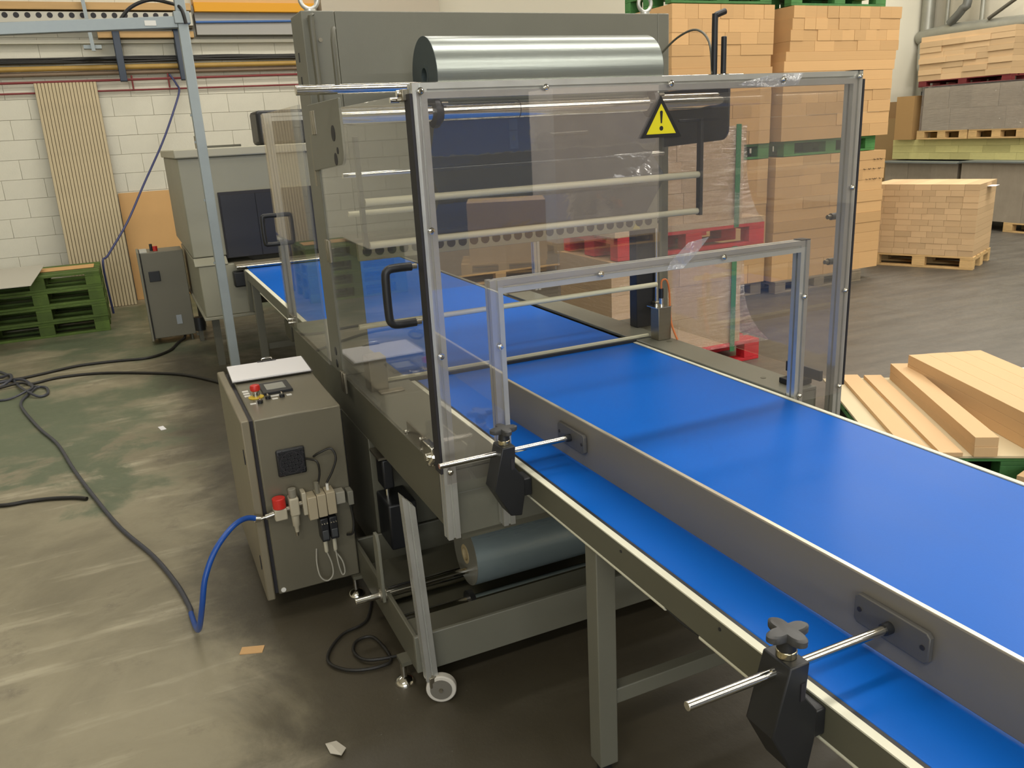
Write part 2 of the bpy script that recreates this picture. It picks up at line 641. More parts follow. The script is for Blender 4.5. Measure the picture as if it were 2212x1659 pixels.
MB().box(-0.031, -0.027, -0.055, -0.01, 0.775, 0.79).build('end_slot', BLACKP, cv)
for y in (-0.62, -1.0, -1.75):
    MB().cyl((-0.0315, y, 0.832), (-0.029, y, 0.832), 0.004, 10).build('screw', BLACKM, cv)
MB().tube([(-.02, -.80, .772), (-.02, -.86, .766), (-.02, -.93, .772)], .006, 8).build('strip_joint', BLACKM, cv)
for x in (-0.010, 1.025):
    for y in (-0.46, -2.5):
        lg = MB().box(x, x + .06, y, y + .06, 0.04, 0.79).build('leg', GREY, cv, bevel=.003)
        MB().cyl((x + .03, y + .03, 0.0), (x + .03, y + .03, 0.045), 0.022, 16).build('leg_foot', BLACKP, lg)
for y in (-0.45, -2.49):
    MB().box(.05, 1.025, y, y + .04, 0.235, 0.285).build('stretcher', GREY, cv, bevel=.003)
MB().box(.05, 1.025, -0.30, -0.26, 0.70, 0.775).build('cross_member', GREY, cv, bevel=.003)

# ---- side guide
sg = empty('side_guide', (0.13, -0.7, 0.85), 'gunmetal side guide plate standing along the blue infeed belt', 'guide')


def gx(y):
    return 0.125 + (0.185 - y) * 0.0217


gp = MB()
y0, y1 = 0.48, -2.6
vs = []
for y in (y0, y1):
    x = gx(y)
    vs += [(x, y, .856), (x + .012, y, .856), (x + .012, y, .996), (x, y, .996)]
gp.add(vs, [(0, 1, 2, 3), (7, 6, 5, 4), (0, 4, 5, 1), (1, 5, 6, 2), (2, 6, 7, 3), (3, 7, 4, 0)])
gp.build('guide_plate', GUIDE, sg, bevel=.002)
cap = MB()
vs = []
for y in (y0, y1):
    x = gx(y)
    vs += [(x + .001, y, .996), (x + .011, y, .996), (x + .011, y, .9985), (x + .001, y, .9985)]
cap.add(vs, [(0, 1, 2, 3), (7, 6, 5, 4), (0, 4, 5, 1), (1, 5, 6, 2), (2, 6, 7, 3), (3, 7, 4, 0)])
lab(cap.build('bare_top_edge', mat('bare_edge', (224, 214, 192), 0.3, 0.7), sg), 'bright bare metal top edge')


def star_knob(mb, c, r=0.033, h=0.016):
    n = 64
    vs = []
    for (hh, k) in ((0, .90), (0.003, 1.0), (h - .003, 1.0), (h, .88)):
        for i in range(n):
            t = 2 * PI * i / n
            lobes = (0.5 + 0.5 * math.cos(4 * t)) ** 0.8
            q = (0.45 + 0.55 * lobes) * r * k
            vs.append((c[0] + q * math.cos(t), c[1] + q * math.sin(t), c[2] + hh))
    fs = []
    for j in range(3):
        for i in range(n):
            k = (i + 1) % n
            fs.append((j * n + i, j * n + k, (j + 1) * n + k, (j + 1) * n + i))
    fs += [tuple(reversed(range(n))), tuple(range(3 * n, 4 * n))]
    return mb.add(vs, fs)


def guide_clamp(yc, tilt, name_lab, zoff=0.0):
    e = empty('guide_clamp', (-0.09, yc, 0.72), name_lab, 'clamp', 'black clamp brackets holding the side guide')
    # upright clamp block with a hooked lower body
    q = [(-.122, .957), (-.080, .957), (-.085, .89), (-.056, .850), (-.056, .80), (-.070, .732), (-.106, .738), (-.155, .83), (-.137, .90)]
    MB().prism(q, 'y', yc - .034, yc + .034).build('clamp_body', BLACKP, e, bevel=.003)
    MB().box(-.060, -.0315, yc - .030, yc + .030, .79, .845).build('hook', BLACKP, e, bevel=.003)
    MB().box(-.098, -.088, yc - .0355, yc - .030, .885, .920).build('slot', RUBBER, e)
    lab(MB().cyl((-.101, yc, .956), (-.101, yc, .971), .018, 24).build('collar', mat('nickel', (200, 190, 160), .2, 1.0), e, bevel=.002), 'nickel collar under the star grip')
    MB().lathe([(.017, .971), (.0165, .977), (.015, .987), (.016, .995)], (-.101, yc, 0), 24).build('grip_neck', BLACKP, e)
    k = MB()
    star_knob(k, (-.101, yc, .993), .043, .016)
    lab(k.build('star_grip', mat('grip_plastic', (66, 66, 66), .5), e), 'four-lobed dark star grip')
    rod = MB().cyl((-.307, yc, .931), (gx(yc) - .012, yc, .931), .0085, 20)
    lab(rod.build('guide_rod', CHROME, e, bevel=.001), 'polished steel rod')
    x = gx(yc)
    MB().prism([(yc - .083, .908), (yc - .075, .900), (yc + .075, .900), (yc + .083, .908), (yc + .083, .954), (yc + .075, .962), (yc - .075, .962), (yc - .083, .954)],
               'x', x - .012, x - .0005).build('mounting_plate', mat('plate_slate', (88, 86, 82), .45, .1), e, bevel=.002)
    MB().cyl((x - .028, yc, .931), (x - .008, yc, .931), .0115, 20).build('rod_socket', BLACKP, e)
    for dy in (-.07, .07):
        MB().cyl((x - .0135, yc + dy, .931), (x - .011, yc + dy, .931), .005, 12).build('screw', RUBBER, e)
    return e


guide_clamp(-0.095, 0, 'black clamp bracket with star knob nearest the machine guard')
guide_clamp(-1.262, 0, 'black clamp bracket with star knob in the near foreground')

# ================================================================== WRAPPING MACHINE
wm = empty('wrapping_machine', (0.58, 1.3, 0), 'grey film wrapping machine arch with table, rollers and sealing bars', 'machine')
# table
MB().box(-.25, -.034, .045, 2.5, .846, .860).build('table_top', GREY, wm, bevel=.003)
MB().box(1.094, 1.25, .045, 2.5, .846, .860).build('table_top', GREY, wm, bevel=.003)
MB().box(-.25, -.238, .045, 2.5, .655, .846).build('side_panel', GREYD, wm, bevel=.003)
MB().box(1.238, 1.25, .045, 2.5, .655, .846).build('side_panel', GREYD, wm, bevel=.003)
MB().box(-.238, 1.238, .045, .057, .627, .770).build('front_panel', GREY, wm, bevel=.002)
MB().box(-.238, -.034, .045, .057, .770, .846).build('front_panel', GREY, wm)
MB().box(1.11, 1.238, .045, .057, .770, .846).build('front_panel', GREY, wm)
MB().box(-.2, 1.2, .06, 2.45, .60, .627).build('under_tray', GREYD, wm)
# lower body under the table
MB().box(-.25, .02, .98, 1.45, .10, .655).build('lower_body', GREYD, wm, bevel=.004)
MB().box(1.05, 1.25, .98, 1.45, .10, .655).build('lower_body', GREYD, wm, bevel=.004)
MB().box(.02, 1.05, 1.2, 1.35, .10, .60).build('lower_cross_panel', GREYD, wm, bevel=.004)
MB().box(-.25, 1.25, 1.45, 2.45, .10, .20).build('rear_base', GREYD, wm, bevel=.004)
# columns and head
MB().box(-.265, -.135, 1.25, 1.45, .860, 2.315).build('column', GREY, wm, bevel=.004)
MB().box(1.363, 1.425, 1.25, 1.45, .55, 2.315).build('column', GREY, wm, bevel=.004)
MB().box(1.25, 1.363, 1.26, 1.44, .55, .86).build('column_foot', GREY, wm, bevel=.004)
hd = MB().prism([(1.25, 1.385), (1.47, 1.385), (1.47, 2.25), (1.41, 2.314), (1.25, 2.314)], 'x', -.134, 1.362).build('head_panel', GREY, wm, bevel=.003)
for z in (2.16, 1.90):
    pass
MB().box(1.228, 1.362, 1.235, 1.30, .86, 1.384).build('guide_column', BLACKM, wm, bevel=.003)
MB().cyl((1.335, 1.222, .90), (1.335, 1.222, 1.37), .010, 16).build('guide_shaft', CHROME, wm)
MB().box(1.315, 1.355, 1.20, 1.235, .95, .985).build('guide_bearing', STEEL, wm, bevel=.002)
for x in (-.21, 1.345):
    eb = MB().cyl((x, 1.33, 2.314), (x, 1.33, 2.330), .022, 20).build('eye_bolt', ALU, wm)
    MB().tube([(x + .034 * math.cos(t * PI / 8), 1.33, 2.366 + .034 * math.sin(t * PI / 8)) for t in range(16)], .0085, 10, 2, True).build('eye_ring', ALU, eb)
# holes in the left column's side face
for z in (2.14, 2.05):
    MB().box(-.2665, -.2645, 1.36, 1.376, z, z + .035).build('slot', RUBBER, wm)
# perforated sealing jaw
jp = MB().box(-.19, 1.22, 1.045, 1.075, 1.372, 1.44)
jaw = jp.build('sealing_jaw', mat('jaw_paint', (150, 144, 118), .45), wm, bevel=.002)
hole = MB().cyl((0, -.002, 0), (0, .0006, 0), .0185, 18)
h0 = None
for i in range(27):
    x = -.155 + i * (1.19 + .135) / 26
    if h0 is None:
        h0 = hole.build('vent_hole', RUBBER, jaw, local=True)
        h = h0
    else:
        h = h0.copy()
        COL.objects.link(h)
    h.location = Vector((x, 1.0445, 1.408)) - Vector(wm.location)
MB().box(-.19, 1.22, 1.075, 1.25, 1.385, 1.44).build('jaw_beam', GREYD, wm, bevel=.003)
wl = MB().prism([(1.085, 1.378), (1.125, 1.378), (1.105, 1.41)], 'y', 1.0435, 1.0448).build('heat_warning_label', mat('faded_label', (190, 176, 110), .5), wm)
# rods that guide the film
for (n_, x0, x1, y, z, r, mt) in (
        ('film_rod', -.231, 1.22, 1.00, 1.706, .0115, CHROME),
        ('film_rod', -.183, 1.345, .90, 1.608, .0145, ROD), ('film_rod', -.181, 1.335, .90, 1.449, .0135, ROD),
        ('film_rod', -.225, .06, 1.00, 1.562, .011, ROD),
        ('sealing_rod', -.217, 1.225, 1.06, 1.106, .0115, ROD)):
    MB().cyl((x0, y, z), (x1, y, z), r, 20).build(n_, mt, wm, bevel=.001)
for x in (-.195, 1.345):
    MB().box(x - .008, x + .008, .885, .915, 1.43, 1.845).build('dancer_arm', BLACKM, wm, bevel=.002)
MB().box(1.23, 1.353, .893, .907, 1.832, 1.845).build('dancer_bracket', BLACKM, wm, bevel=.002)
sb = MB().box(-.128, 1.178, 1.053, 1.067, .861, .874).build('seal_strip', ROD, wm, bevel=.002)
MB().box(-.13, 1.18, 1.036, 1.05, .83, .862).build('seal_bed', BLACKM, wm)
# film cradle: side plates, rollers, discs
for (x0, x1, mt) in ((-.272, -.262, GREY), (1.398, 1.408, BLACKM)):
    q = [(1.30, 1.975), (.78, 1.975), (.78, 1.81)]
    q += [(.83 - .05 * math.cos(t * PI / 12), 1.80 - .05 * math.sin(t * PI / 12)) for t in range(1, 6)]
    q += [(.83, 1.75), (1.30, 1.72)]
    MB().prism(q, 'x', x0, x1).build('cradle_plate', mt, wm, bevel=.003)
for (dy, dz, rr) in ((.90, 1.86, .028), (.86, 1.80, .012), (.90, 1.77, .022)):
    MB().cyl((-.2735, dy, dz), (-.271, dy, dz), rr, 20).build('plate_opening', RUBBER, wm)
for y in (.83, 1.06):
    MB().cyl((-.262, y, 1.915), (1.398, y, 1.915), .033, 32).build('film_roller', CHROME, wm)
for x in (.10, 1.045):
    d = MB().lathe([(.034, 0), (.055, .002), (.057, .012), (.055, .022), (.040, .026), (.040, .036)], (x - .018, .83, 1.915), 32, 'x').build('stop_disc', BLACKP, wm)
    MB().cyl((x + .01, .795, 1.945), (x + .035, .795, 1.945), .006, 10).build('disc_screw', STEEL, d)
MB().ring((.43, .83, 1.915), (.4325, .83, 1.915), .0338, .0335, 32).build('roller_joint', RUBBER, wm)
# long clamp rod over the cradle with hand screws
MB().cyl((-.408, .80, 2.003), (1.485, .80, 2.003), .0165, 24).build('clamp_rod', CHROME, wm, bevel=.002)
hs = MB().tube([(1.335, .80, 2.01), (1.335, .80, 2.235), (1.338, .80, 2.243), (1.346, .80, 2.249), (1.385, .80, 2.262)], .0125, 14, 4).build('hand_screw', BLACKP, wm)
MB().cyl((1.375, .79, 2.015), (1.375, .79, 2.165), .0115, 14).build('hand_screw', BLACKP, wm, bevel=.003)
MB().cyl((1.375, .79, 2.0), (1.375, .79, 2.018), .024, 18).build('washer', CHROME, wm)
MB().tube([(-.262, .80, 1.99), (-.262, .80, 2.16), (-.25, .82, 2.20)], .008, 10, 2).build('hand_screw', GREYD, wm)
MB().tube([(-.235, 1.20, 1.95), (-.235, 1.22, 2.26), (-.228, 1.22, 2.29)], .012, 12, 3).build('hand_screw', GREYD, wm)
for (x, z) in ((-.236, 2.285), (-.20, 2.21), (1.31, 2.215)):
    MB().cyl((x, 1.246, z), (x, 1.251, z), .008, 12).build('bolt', STEEL, wm)
MB().tube([(1.36, 1.24, 2.13), (1.40, 1.15, 2.20), (1.39, 1.0, 2.215), (1.345, .85, 2.15), (1.325, .80, 2.02)], .005, 8).build('earth_cable', GREYD, wm)
# panel furniture seen through the guard
kn = MB().lathe([(.012, 0), (.012, .03), (.040, .034), (.044, .045), (.040, .058), (.010, .062)], (.735, 1.248, 1.785), 24, 'y')
for i in range(len(kn.v)):
    x, y, z = kn.v[i]
    kn.v[i] = (x, 1.248 - (y - 1.248), z)
kn.build('clamp_knob', BLACKP, wm)
MB().cyl((.76, 1.20, 1.81), (.95, 1.20, 1.812), .010, 12).build('knob_shaft', STEEL, wm)
for (z0, z1) in ((1.84, 1.905), (1.76, 1.835)):
    MB().box(.585, .625, 1.2485, 1.2495, z0, z1).build('warning_label', GREENLT, wm)
MB().prism([(.592, 1.795), (.618, 1.795), (.605, 1.82)], 'y', 1.2478, 1.2484).build('label_triangle', mat('pale_yellow', (186, 184, 140), .5), wm)
# hinges on the left column
for z in (1.86, 1.36, .80):
    hg = MB().box(-.277, -.266, 1.215, 1.245, z, z + .09).build('hinge', STEEL, wm, bevel=.002)
    MB().box(-.277, -.266, 1.175, 1.208, z, z + .09).build('hinge_leaf', STEEL, hg, bevel=.002)
MB().box(-.2665, -.2645, 1.30, 1.335, 1.66, 1.86).build('side_label', mat('dull_label', (140, 132, 112), .5), wm)
for z in (.90, .955):
    MB().lathe([(.018, 0), (.022, .008), (.018, .02), (.008, .026)], (-.267, 1.33, z), 18, 'x').build('cable_gland', BLACKP, wm)
# sensor blocks at the two ends of the sealing strip
for (x0, x1, y0_, y1_, z1) in ((1.165, 1.235, .955, 1.02, 1.015), (-.222, -.15, .94, 1.03, 1.0)):
    MB().box(x0, x1, y0_, y1_, .86, z1).build('sensor_box', STEEL, wm, bevel=.002)
MB().box(1.15, 1.235, .95, 1.03, 1.015, 1.019).build('sensor_lid', CHROME, wm)
MB().cyl((1.20, .985, 1.018), (1.20, .985, 1.055), .010, 14).build('sensor_body', CHROME, wm)
MB().cyl((1.20, .985, 1.055), (1.20, .985, 1.10), .011, 14).build('sensor_plug', BLACKP, wm)
lab(MB().tube([(1.20, .985, 1.10), (1.203, .985, 1.135), (1.225, .98, 1.138), (1.237, .975, 1.09), (1.237, .965, .98), (1.238, .95, .92), (1.247, .92, .861)], .0045, 8).build('sensor_cable', ORANGE, wm), 'orange sensor cable')
MB().cyl((1.16, .235, .860), (1.16, .235, .8612), .011, 16).build('hole_plug', GREYD, wm)
MB().cyl((1.20, .92, .860), (1.20, .92, .8612), .013, 16).build('hole_plug', GREYD, wm)
MB().box(-.20, -.10, .885, .93, .8605, .868).build('bracket_foot', STEEL, wm, bevel=.002)
# adjusters and latches
lt = MB().prism([(.35, .872), (.165, .868), (.165, .925), (.35, .925)], 'x', -.262, -.256).build('latch_plate', STEEL, wm, bevel=.001)
MB().box(-.275, -.250, .065, .150, .865, .925).build('latch_block', CHROME, wm, bevel=.003)
MB().cyl((-.285, .10, .885), (-.25, .10, .885), .013, 16).build('latch_pin', CHROME, wm)
MB().tube([(-.272, .05, .90), (-.28, .07, .875), (-.272, .10, .86)], .008, 8).build('latch_hook', CHROME, wm)
for (y, z) in ((.36, .885), (.20, .91), (.20, .875)):
    MB().cyl((-.269, y, z), (-.262, y, z), .007, 12).build('bolt', CHROME, wm)
MB().box(1.165, 1.255, .075, .155, .861, .882).build('latch_block', BLACKP, wm, bevel=.003)
MB().box(1.238, 1.252, .02, .20, .885, .925).build('latch_plate', BLACKM, wm, bevel=.002)
# drive seen below the table
MB().box(-.24, -.12, .80, .98, .22, .42).build('drive_motor', BLACKP, wm, bevel=.008)
MB().box(-.235, -.19, .85, .95, .47, .60).build('air_cylinder', BLACKP, wm, bevel=.008)
MB().box(-.25, -.18, .84, .97, .605, .615).build('cylinder_bracket', STEEL, wm)
MB().cyl((-.21, .90, .42), (-.21, .90, .475), .012, 12).build('cylinder_rod', CHROME, wm)
# lower film box with its own rollers, on levelling feet
lb_ = [(-.36, .16), (1.25, .16), (1.25, .98), (-.36, .98)]
MB().box(-.36, 1.25, .16, .175, .09, .23).build('film_box_front', GREY, wm, bevel=.003)
MB().box(-.36, -.345, .175, .97, .09, .23).build('film_box_side', GREYD, wm, bevel=.003)
MB().box(1.235, 1.25, .175, .97, .09, .23).build('film_box_side', GREYD, wm, bevel=.003)
MB().box(-.345, 1.235, .955, .97, .09, .23).build('film_box_back', GREYD, wm, bevel=.003)
MB().box(-.345, 1.235, .175, .955, .09, .105).build('film_box_floor', GREYD, wm)
MB().box(-.345, 1.235, .175, .30, .20, .215).build('film_box_ledge', GREYD, wm)
for (y, mt) in ((.40, CHROME), (.62, CHROME)):
    MB().cyl((-.345, y, .140), (1.235, y, .140), .030, 28).build('film_roller', mt, wm)
for x in (-.045,):
    MB().lathe([(.03, 0), (.052, .002), (.052, .022), (.03, .026)], (x - .03, .40, .140), 28, 'x').build('stop_disc', BLACKP, wm)
MB().cyl((-.475, .50, .218), (-.03, .50, .222), .0125, 20).build('stop_shaft', CHROME, wm, bevel=.002)
MB().prism([(.47, .20), (.53, .20), (.53, .44), (.515, .47), (.485, .47), (.47, .44)], 'x', -.378, -.366).build('shaft_bracket', GREY, wm, bevel=.002)
MB().cyl((-.385, .50, .219), (-.36, .50, .219), .026, 20).build('shaft_collar', STEEL, wm)
for (x, y) in ((-.383, .257), (-.383, .918), (1.2, .26), (1.2, 1.4)):
    ft = MB().lathe([(.036, 0), (.036, .006), (.026, .020), (.011, .028), (.011, .085)], (x, y, 0), 24).build('levelling_foot', CHROME, wm)
    MB().box(x - .012, x + .04 if x < 0 else x + .012, y - .03, y + .03, .085, .10).build('foot_bracket', GREYD, ft)
for (x, y) in ((-.23, 2.4), (1.23, 2.4)):
    MB().lathe([(.036, 0), (.036, .006), (.026, .020), (.011, .028), (.011, .10)], (x, y, 0), 24).build('levelling_foot', CHROME, wm)
# support post with caster at the front left corner
sp = MB().prism([(p - .325, q + .125) for p, q in prof40()], 'z', .085, .74)
for i, (x, y, z) in enumerate(sp.v):
    if z > .5:
        sp.v[i] = (x - .018, y + .025, z + (x + .345) * -1.15 + .02)
sp.build('support_post', ALU, wm)
cs = MB().box(-.338, -.312, .10, .15, .06, .10).build('caster_fork', STEEL, wm, bevel=.002)
cax = Vector((-.40, -.92, 0)).normalized()
cctr = Vector((-.298, .105, .051))
MB().cyl(cctr - cax * .014, cctr + cax * .014, .051, 36).build('caster_wheel', mat('white_nylon', (205, 200, 188), .5), cs, bevel=.004)
MB().cyl(cctr + cax * .0142, cctr + cax * .017, .037, 28).build('caster_hub', mat('grey_hub', (112, 108, 98), .5), cs)
MB().cyl(cctr + cax * .017, cctr + cax * .023, .007, 12).build('caster_axle', STEEL, cs)

# ================================================================== SAFETY GUARD
sgd = empty('safety_guard', (0.53, 0.02, 0.86), 'aluminium framed clear guard with doors around the infeed opening', 'guard')
xL, xR, xIL, xIR = -.2634, 1.3287, -.0762, 1.1367
zT, zB, zI = 1.9678, .640, 1.4228
yc = .02
alu('z', (xL + .02, yc), zB, zT).build('post', ALU, sgd)
alu('z', (xR - .02, yc), .05, zT).build('post', ALU, sgd)
alu('z', (xIL + .02, yc), zB, zI).build('post', ALU, sgd)
alu('z', (xIR - .02, yc), zB, zI).build('post', ALU, sgd)
alu('x', (yc, zT - .02), xL + .04, xR - .04).build('crossbar', ALU, sgd)
alu('x', (yc, zI - .02), xIL + .04, xIR - .04).build('crossbar', ALU, sgd)
MB().lathe([(.03, 0), (.03, .01), (.012, .02), (.012, .05)], (xR - .02, yc, 0), 18).build('post_foot', BLACKP, sgd)
for (x, z) in ((xR - .02, zT), (xIR - .02, zI)):
    MB().box(x - .02, x + .02, 0, .04, z, z + .003).build('end_cap', BLACKP, sgd)
px = [(xL + .008, .826), (xIL + .022, .826), (xIL + .022, zI - .022), (xIR - .022, zI - .022), (xIR - .022, .836), (xR - .008, .836), (xR - .008, 1.945), (xL + .008, 1.945)]
# U-shaped front sheet in three clear pieces that butt together, one mesh
pb = MB()
pb.prism(px, 'y', -.0065, -.0015)
pb.build('front_sheet', PLEXI, sgd, smooth=False)
bolt_m = MB().lathe([(.0095, 0), (.0095, -.002), (.0065, -.0022), (.0065, -.006), (.004, -.008)], (0, 0, 0), 16, 'y')
b0 = None
for (x, z) in ((.126, 1.946), (.547, 1.946), (.980, 1.948), (xL + .02, 1.947), (xR - .02, 1.95), (xL + .02, 1.584), (xL + .02, 1.226), (xL + .02, .866),
               (xR - .02, 1.586), (xR - .02, 1.224), (xR - .02, .862), (.293, 1.402), (.761, 1.403), (xIL + .02, 1.227), (xIR - .02, 1.226), (xIR - .02, .86), (xIL + .02, .862)):
    if b0 is None:
        b0 = bolt_m.build('bolt', CHROME, sgd, local=True)
        o = b0
    else:
        o = b0.copy()
        COL.objects.link(o)
    o.location = Vector((x, -.0066, z)) - Vector(sgd.location)
# side doors
for (x, s) in ((-.2715, -1), (1.3335, 1)):
    dr = MB().box(x, x + .005, .045, 1.175, .875, 1.942).build('side_door', PLEXID, sgd, smooth=False)
    xs = x - .001 if s < 0 else x - .002
    MB().box(xs, xs + .008, -.001, .047, .862, 1.942).build('door_edge_strip', RUBBER, dr, bevel=.001)
    xe = x if s < 0 else x + .005
    lab(MB().tube([(xe, .115, 1.475), (xe + s * .055, .115, 1.475), (xe + s * .074, .115, 1.468), (xe + s * .080, .115, 1.445), (xe + s * .080, .115, 1.340), (xe + s * .074, .115, 1.318), (xe + s * .055, .115, 1.31), (xe, .115, 1.31)], .0125, 12, 3).build('door_handle', BLACKP, dr), 'black U-shaped pull handle')
    for z in (1.475, 1.31):
        MB().cyl((xe, .115, z), (xe - s * .016, .115, z), .008, 10).build('handle_screw', STEEL, dr)
# black fill strip on the inner edge of the left post
MB().box(-.2634, -.2585, .0405, .0445, .70, 1.94).build('post_seal', RUBBER, sgd)
hl = MB().box(-.283, -.262, .03, .075, 1.925, 1.955).build('door_latch', STEEL, sgd, bevel=.003)
MB().cyl((-.29, .055, 1.945), (-.26, .055, 1.945), .009, 12).build('latch_pin', CHROME, hl)
MB().cyl((-.30, .085, 1.93), (-.275, .085, 1.93), .007, 12).build('latch_pin', CHROME, hl)
# rear (outfeed) guard
dr = MB().box(-.2715, -.2665, 1.46, 2.50, .862, 1.985).build('outfeed_door', PLEXID, sgd, smooth=False)
alu('z', (-.24, 2.50), .86, 1.99).build('post', ALU, sgd)
alu('z', (1.30, 2.50), .86, 1.99).build('post', ALU, sgd)
alu('x', (2.50, 1.97), -.22, 1.28).build('crossbar', ALU, sgd)
lab(MB().tube([(-.2715, 2.42, 1.47), (-.33, 2.42, 1.47), (-.345, 2.42, 1.455), (-.345, 2.42, 1.335), (-.33, 2.42, 1.32), (-.2715, 2.42, 1.32)], .012, 12, 3).build('door_handle', BLACKP, dr), 'black U-shaped pull handle')
for z in (.885, .905):
    MB().cyl((-.285, 2.40, z), (-.262, 2.40, z), .008, 10).build('latch_pin', CHROME, dr)
MB().box(-.268, -.25, 2.34, 2.46, .862, .93).build('outfeed_latch', STEEL, sgd, bevel=.003)
# warning sign
ws = empty('warning_sign', (.5095, -.0085, 1.793), 'yellow triangular warning sign with black exclamation mark on the clear guard', 'sign')
MB().prism([(.436, 1.793), (.583, 1.793), (.5095, 1.912)], 'y', -.0095, -.0066).build('sign_border', mat('sign_black', (24, 24, 24), .45), ws)
MB().prism([(.4565, 1.8035), (.5625, 1.8035), (.5095, 1.8900)], 'y', -.0103, -.0095).build('sign_face', YEL, ws)
ex = MB().prism([(.5045, 1.866), (.5055, 1.869), (.5095, 1.8705), (.5135, 1.869), (.5145, 1.866), (.5118, 1.834), (.5072, 1.834)], 'y', -.0108, -.0103)
ex.cyl((.5095, -.0103, 1.8195), (.5095, -.0108, 1.8195), .0068, 20)
lab(ex.build('exclamation_mark', mat('sign_black2', (24, 24, 24), .45), ws), 'black exclamation mark')


# loose film scraps clinging to the bars
def scrap(name, pts, label, w=.05):
    b = MB()
    vs = []
    for i, (x, y, z) in enumerate(pts):
        vs += [(x, y, z), (x, y - .0006, z)]
    n = len(pts)
    fs = [tuple(2 * i for i in range(n)), tuple(2 * i + 1 for i in reversed(range(n)))]
    for i in range(n):
        j = (i + 1) % n
        fs.append((2 * i, 2 * j, 2 * j + 1, 2 * i + 1))
    b.add(vs, fs)
    return tag(b.build(name, SCRAP), label, 'film scrap')


scrap('film_scrap', [(.80, -.0025, 1.935), (.95, -.0025, 1.925), (1.045, -.0025, 1.93), (1.065, -.0025, 1.966), (.93, -.0025, 1.963), (.83, -.0025, 1.945)],
      'torn clear film scrap clinging to the top right of the guard crossbar')
scrap('film_scrap', [(.535, -.0025, 1.385), (.60, -.0025, 1.385), (.655, -.0025, 1.43), (.70, -.0025, 1.475), (.62, -.0025, 1.465), (.575, -.0025, 1.43), (.55, -.0025, 1.41)],
      'wrinkled clear film scrap hanging over the inner guard crossbar')


# ================================================================== FILM ROLLS
def film_roll(cx0, cx1, y, z, r, rc, mfilm, mend, label):
    e = empty('film_roll', ((cx0 + cx1) / 2, y, z - r), label, 'film roll')
    MB().cyl((cx0, y, z), (cx1, y, z), r, 72, caps=False).build('film_winding', mfilm, e)
    for x, s in ((cx0, -1), (cx1, 1)):
        MB().ring((x, y, z), (x + s * .0015, y, z), r - .0005, rc + .012, 72).build('end_face', mend, e)
    lab(MB().ring((cx0 - .003, y, z), (cx1 + .003, y, z), rc + .012, rc, 32).build('core', CORE if mend is FENDG else FEND, e), 'hollow core tube')
    return e


film_roll(.108, 1.085, .945, 2.0475, .14, .030, FILM, FEND, 'large silvery film roll resting on top of the machine')
film_roll(-.03, .97, .51, .288, .123, .026, FILMD, FENDG, 'grey film roll lying in the low box under the table')

WEB = sheet_mat('film_web', (0.42, 0.44, 0.46), 0.10, 0.5, 0.06, 0.45, (0.10, 0.115, 0.125), 0.15, 3)
fr0 = [o for o in COL.objects if o.name == 'film_roll'][0]
wv = MB()
path = [(.872, 1.895), (.985, 1.710), (.897, 1.625), (.895, 1.60), (1.03, 1.45)]
for (ya, za), (yb, zb) in zip(path[:-1], path[1:]):
    wv.add([(.11, ya, za), (1.15, ya, za), (1.15, yb, zb), (.11, yb, zb)], [(0, 1, 2, 3)])
lab(wv.build('film_web', WEB, fr0, smooth=False), 'grey translucent film running down from the roll')

# ================================================================== CONTROL CABINET
cc = empty('control_cabinet', (-.53, 1.29, .1), 'grey control cabinet with red emergency stop beside the machine', 'cabinet')
ct = MB().prism([(.905, .10), (1.68, .10), (1.68, .858), (.905, .846)], 'x', -.695, -.362).build('cabinet_body', STEEL if False else mat('cabinet_paint', (120, 115, 98), .33, .35, .06, 3), cc, bevel=.006)
CABM = MATS['cabinet_paint']
MB().box(-.708, -.695, .915, 1.67, .105, .84).build('door_gasket', RUBBER, cc)
dd_ = MB().box(-.742, -.709, .90, 1.70, .085, .85).build('cabinet_door', mat('cabinet_door_paint', (132, 124, 104), .4, .25, .05, 3), cc, bevel=.006)
for z in (.69, .24):
    MB().lathe([(.014, 0), (.014, .004), (.008, .006)], (-.742, .925, z), 18, 'x').build('door_lock', RUBBER, dd_)
for z in (.67, .22):
    MB().box(-.745, -.742, .922, .930, z, z + .06).build('hinge_slot', RUBBER, dd_)
MB().box(-.362, -.345, .98, 1.60, .18, .80).build('mounting_bracket', BLACKP, cc)


def top_z(y):
    return .846 + (y - .905) * .0155


# panel elements on top
em = MB().cyl((-.640, 1.185, top_z(1.185)), (-.640, 1.185, top_z(1.185) + .003), .031, 32).build('stop_plate', YELD, cc)
MB().cyl((-.640, 1.185, top_z(1.185)), (-.640, 1.185, top_z(1.185) + .030), .015, 24).build('stop_collar', CHROME, em)
lab(MB().lathe([(.016, .028), (.020, .032), (.0205, .044), (.018, .052), (.008, .055)], (-.640, 1.185, top_z(1.185)), 28).build('emergency_stop', RED, cc), 'red mushroom emergency stop')
mx = MB().box(-.610, -.490, 1.19, 1.345, .848, top_z(1.27) + .010).build('touch_screen', BLACKP, cc, bevel=.002)
MB().box(-.590, -.512, 1.225, 1.315, top_z(1.27) + .009, top_z(1.27) + .0112).build('display', SCREEN, mx)
for (x, y) in ((-.545, 1.135), (-.637, 1.10), (-.60, 1.14)):
    sw = MB().cyl((x, y, top_z(y)), (x, y, top_z(y) + .012), .011, 20).build('selector_switch', BLACKP, cc)
    MB().box(x - .003, x + .003, y - .010, y + .010, top_z(y) + .012, top_z(y) + .020).build('switch_lever', CHROME, sw, bevel=.001)
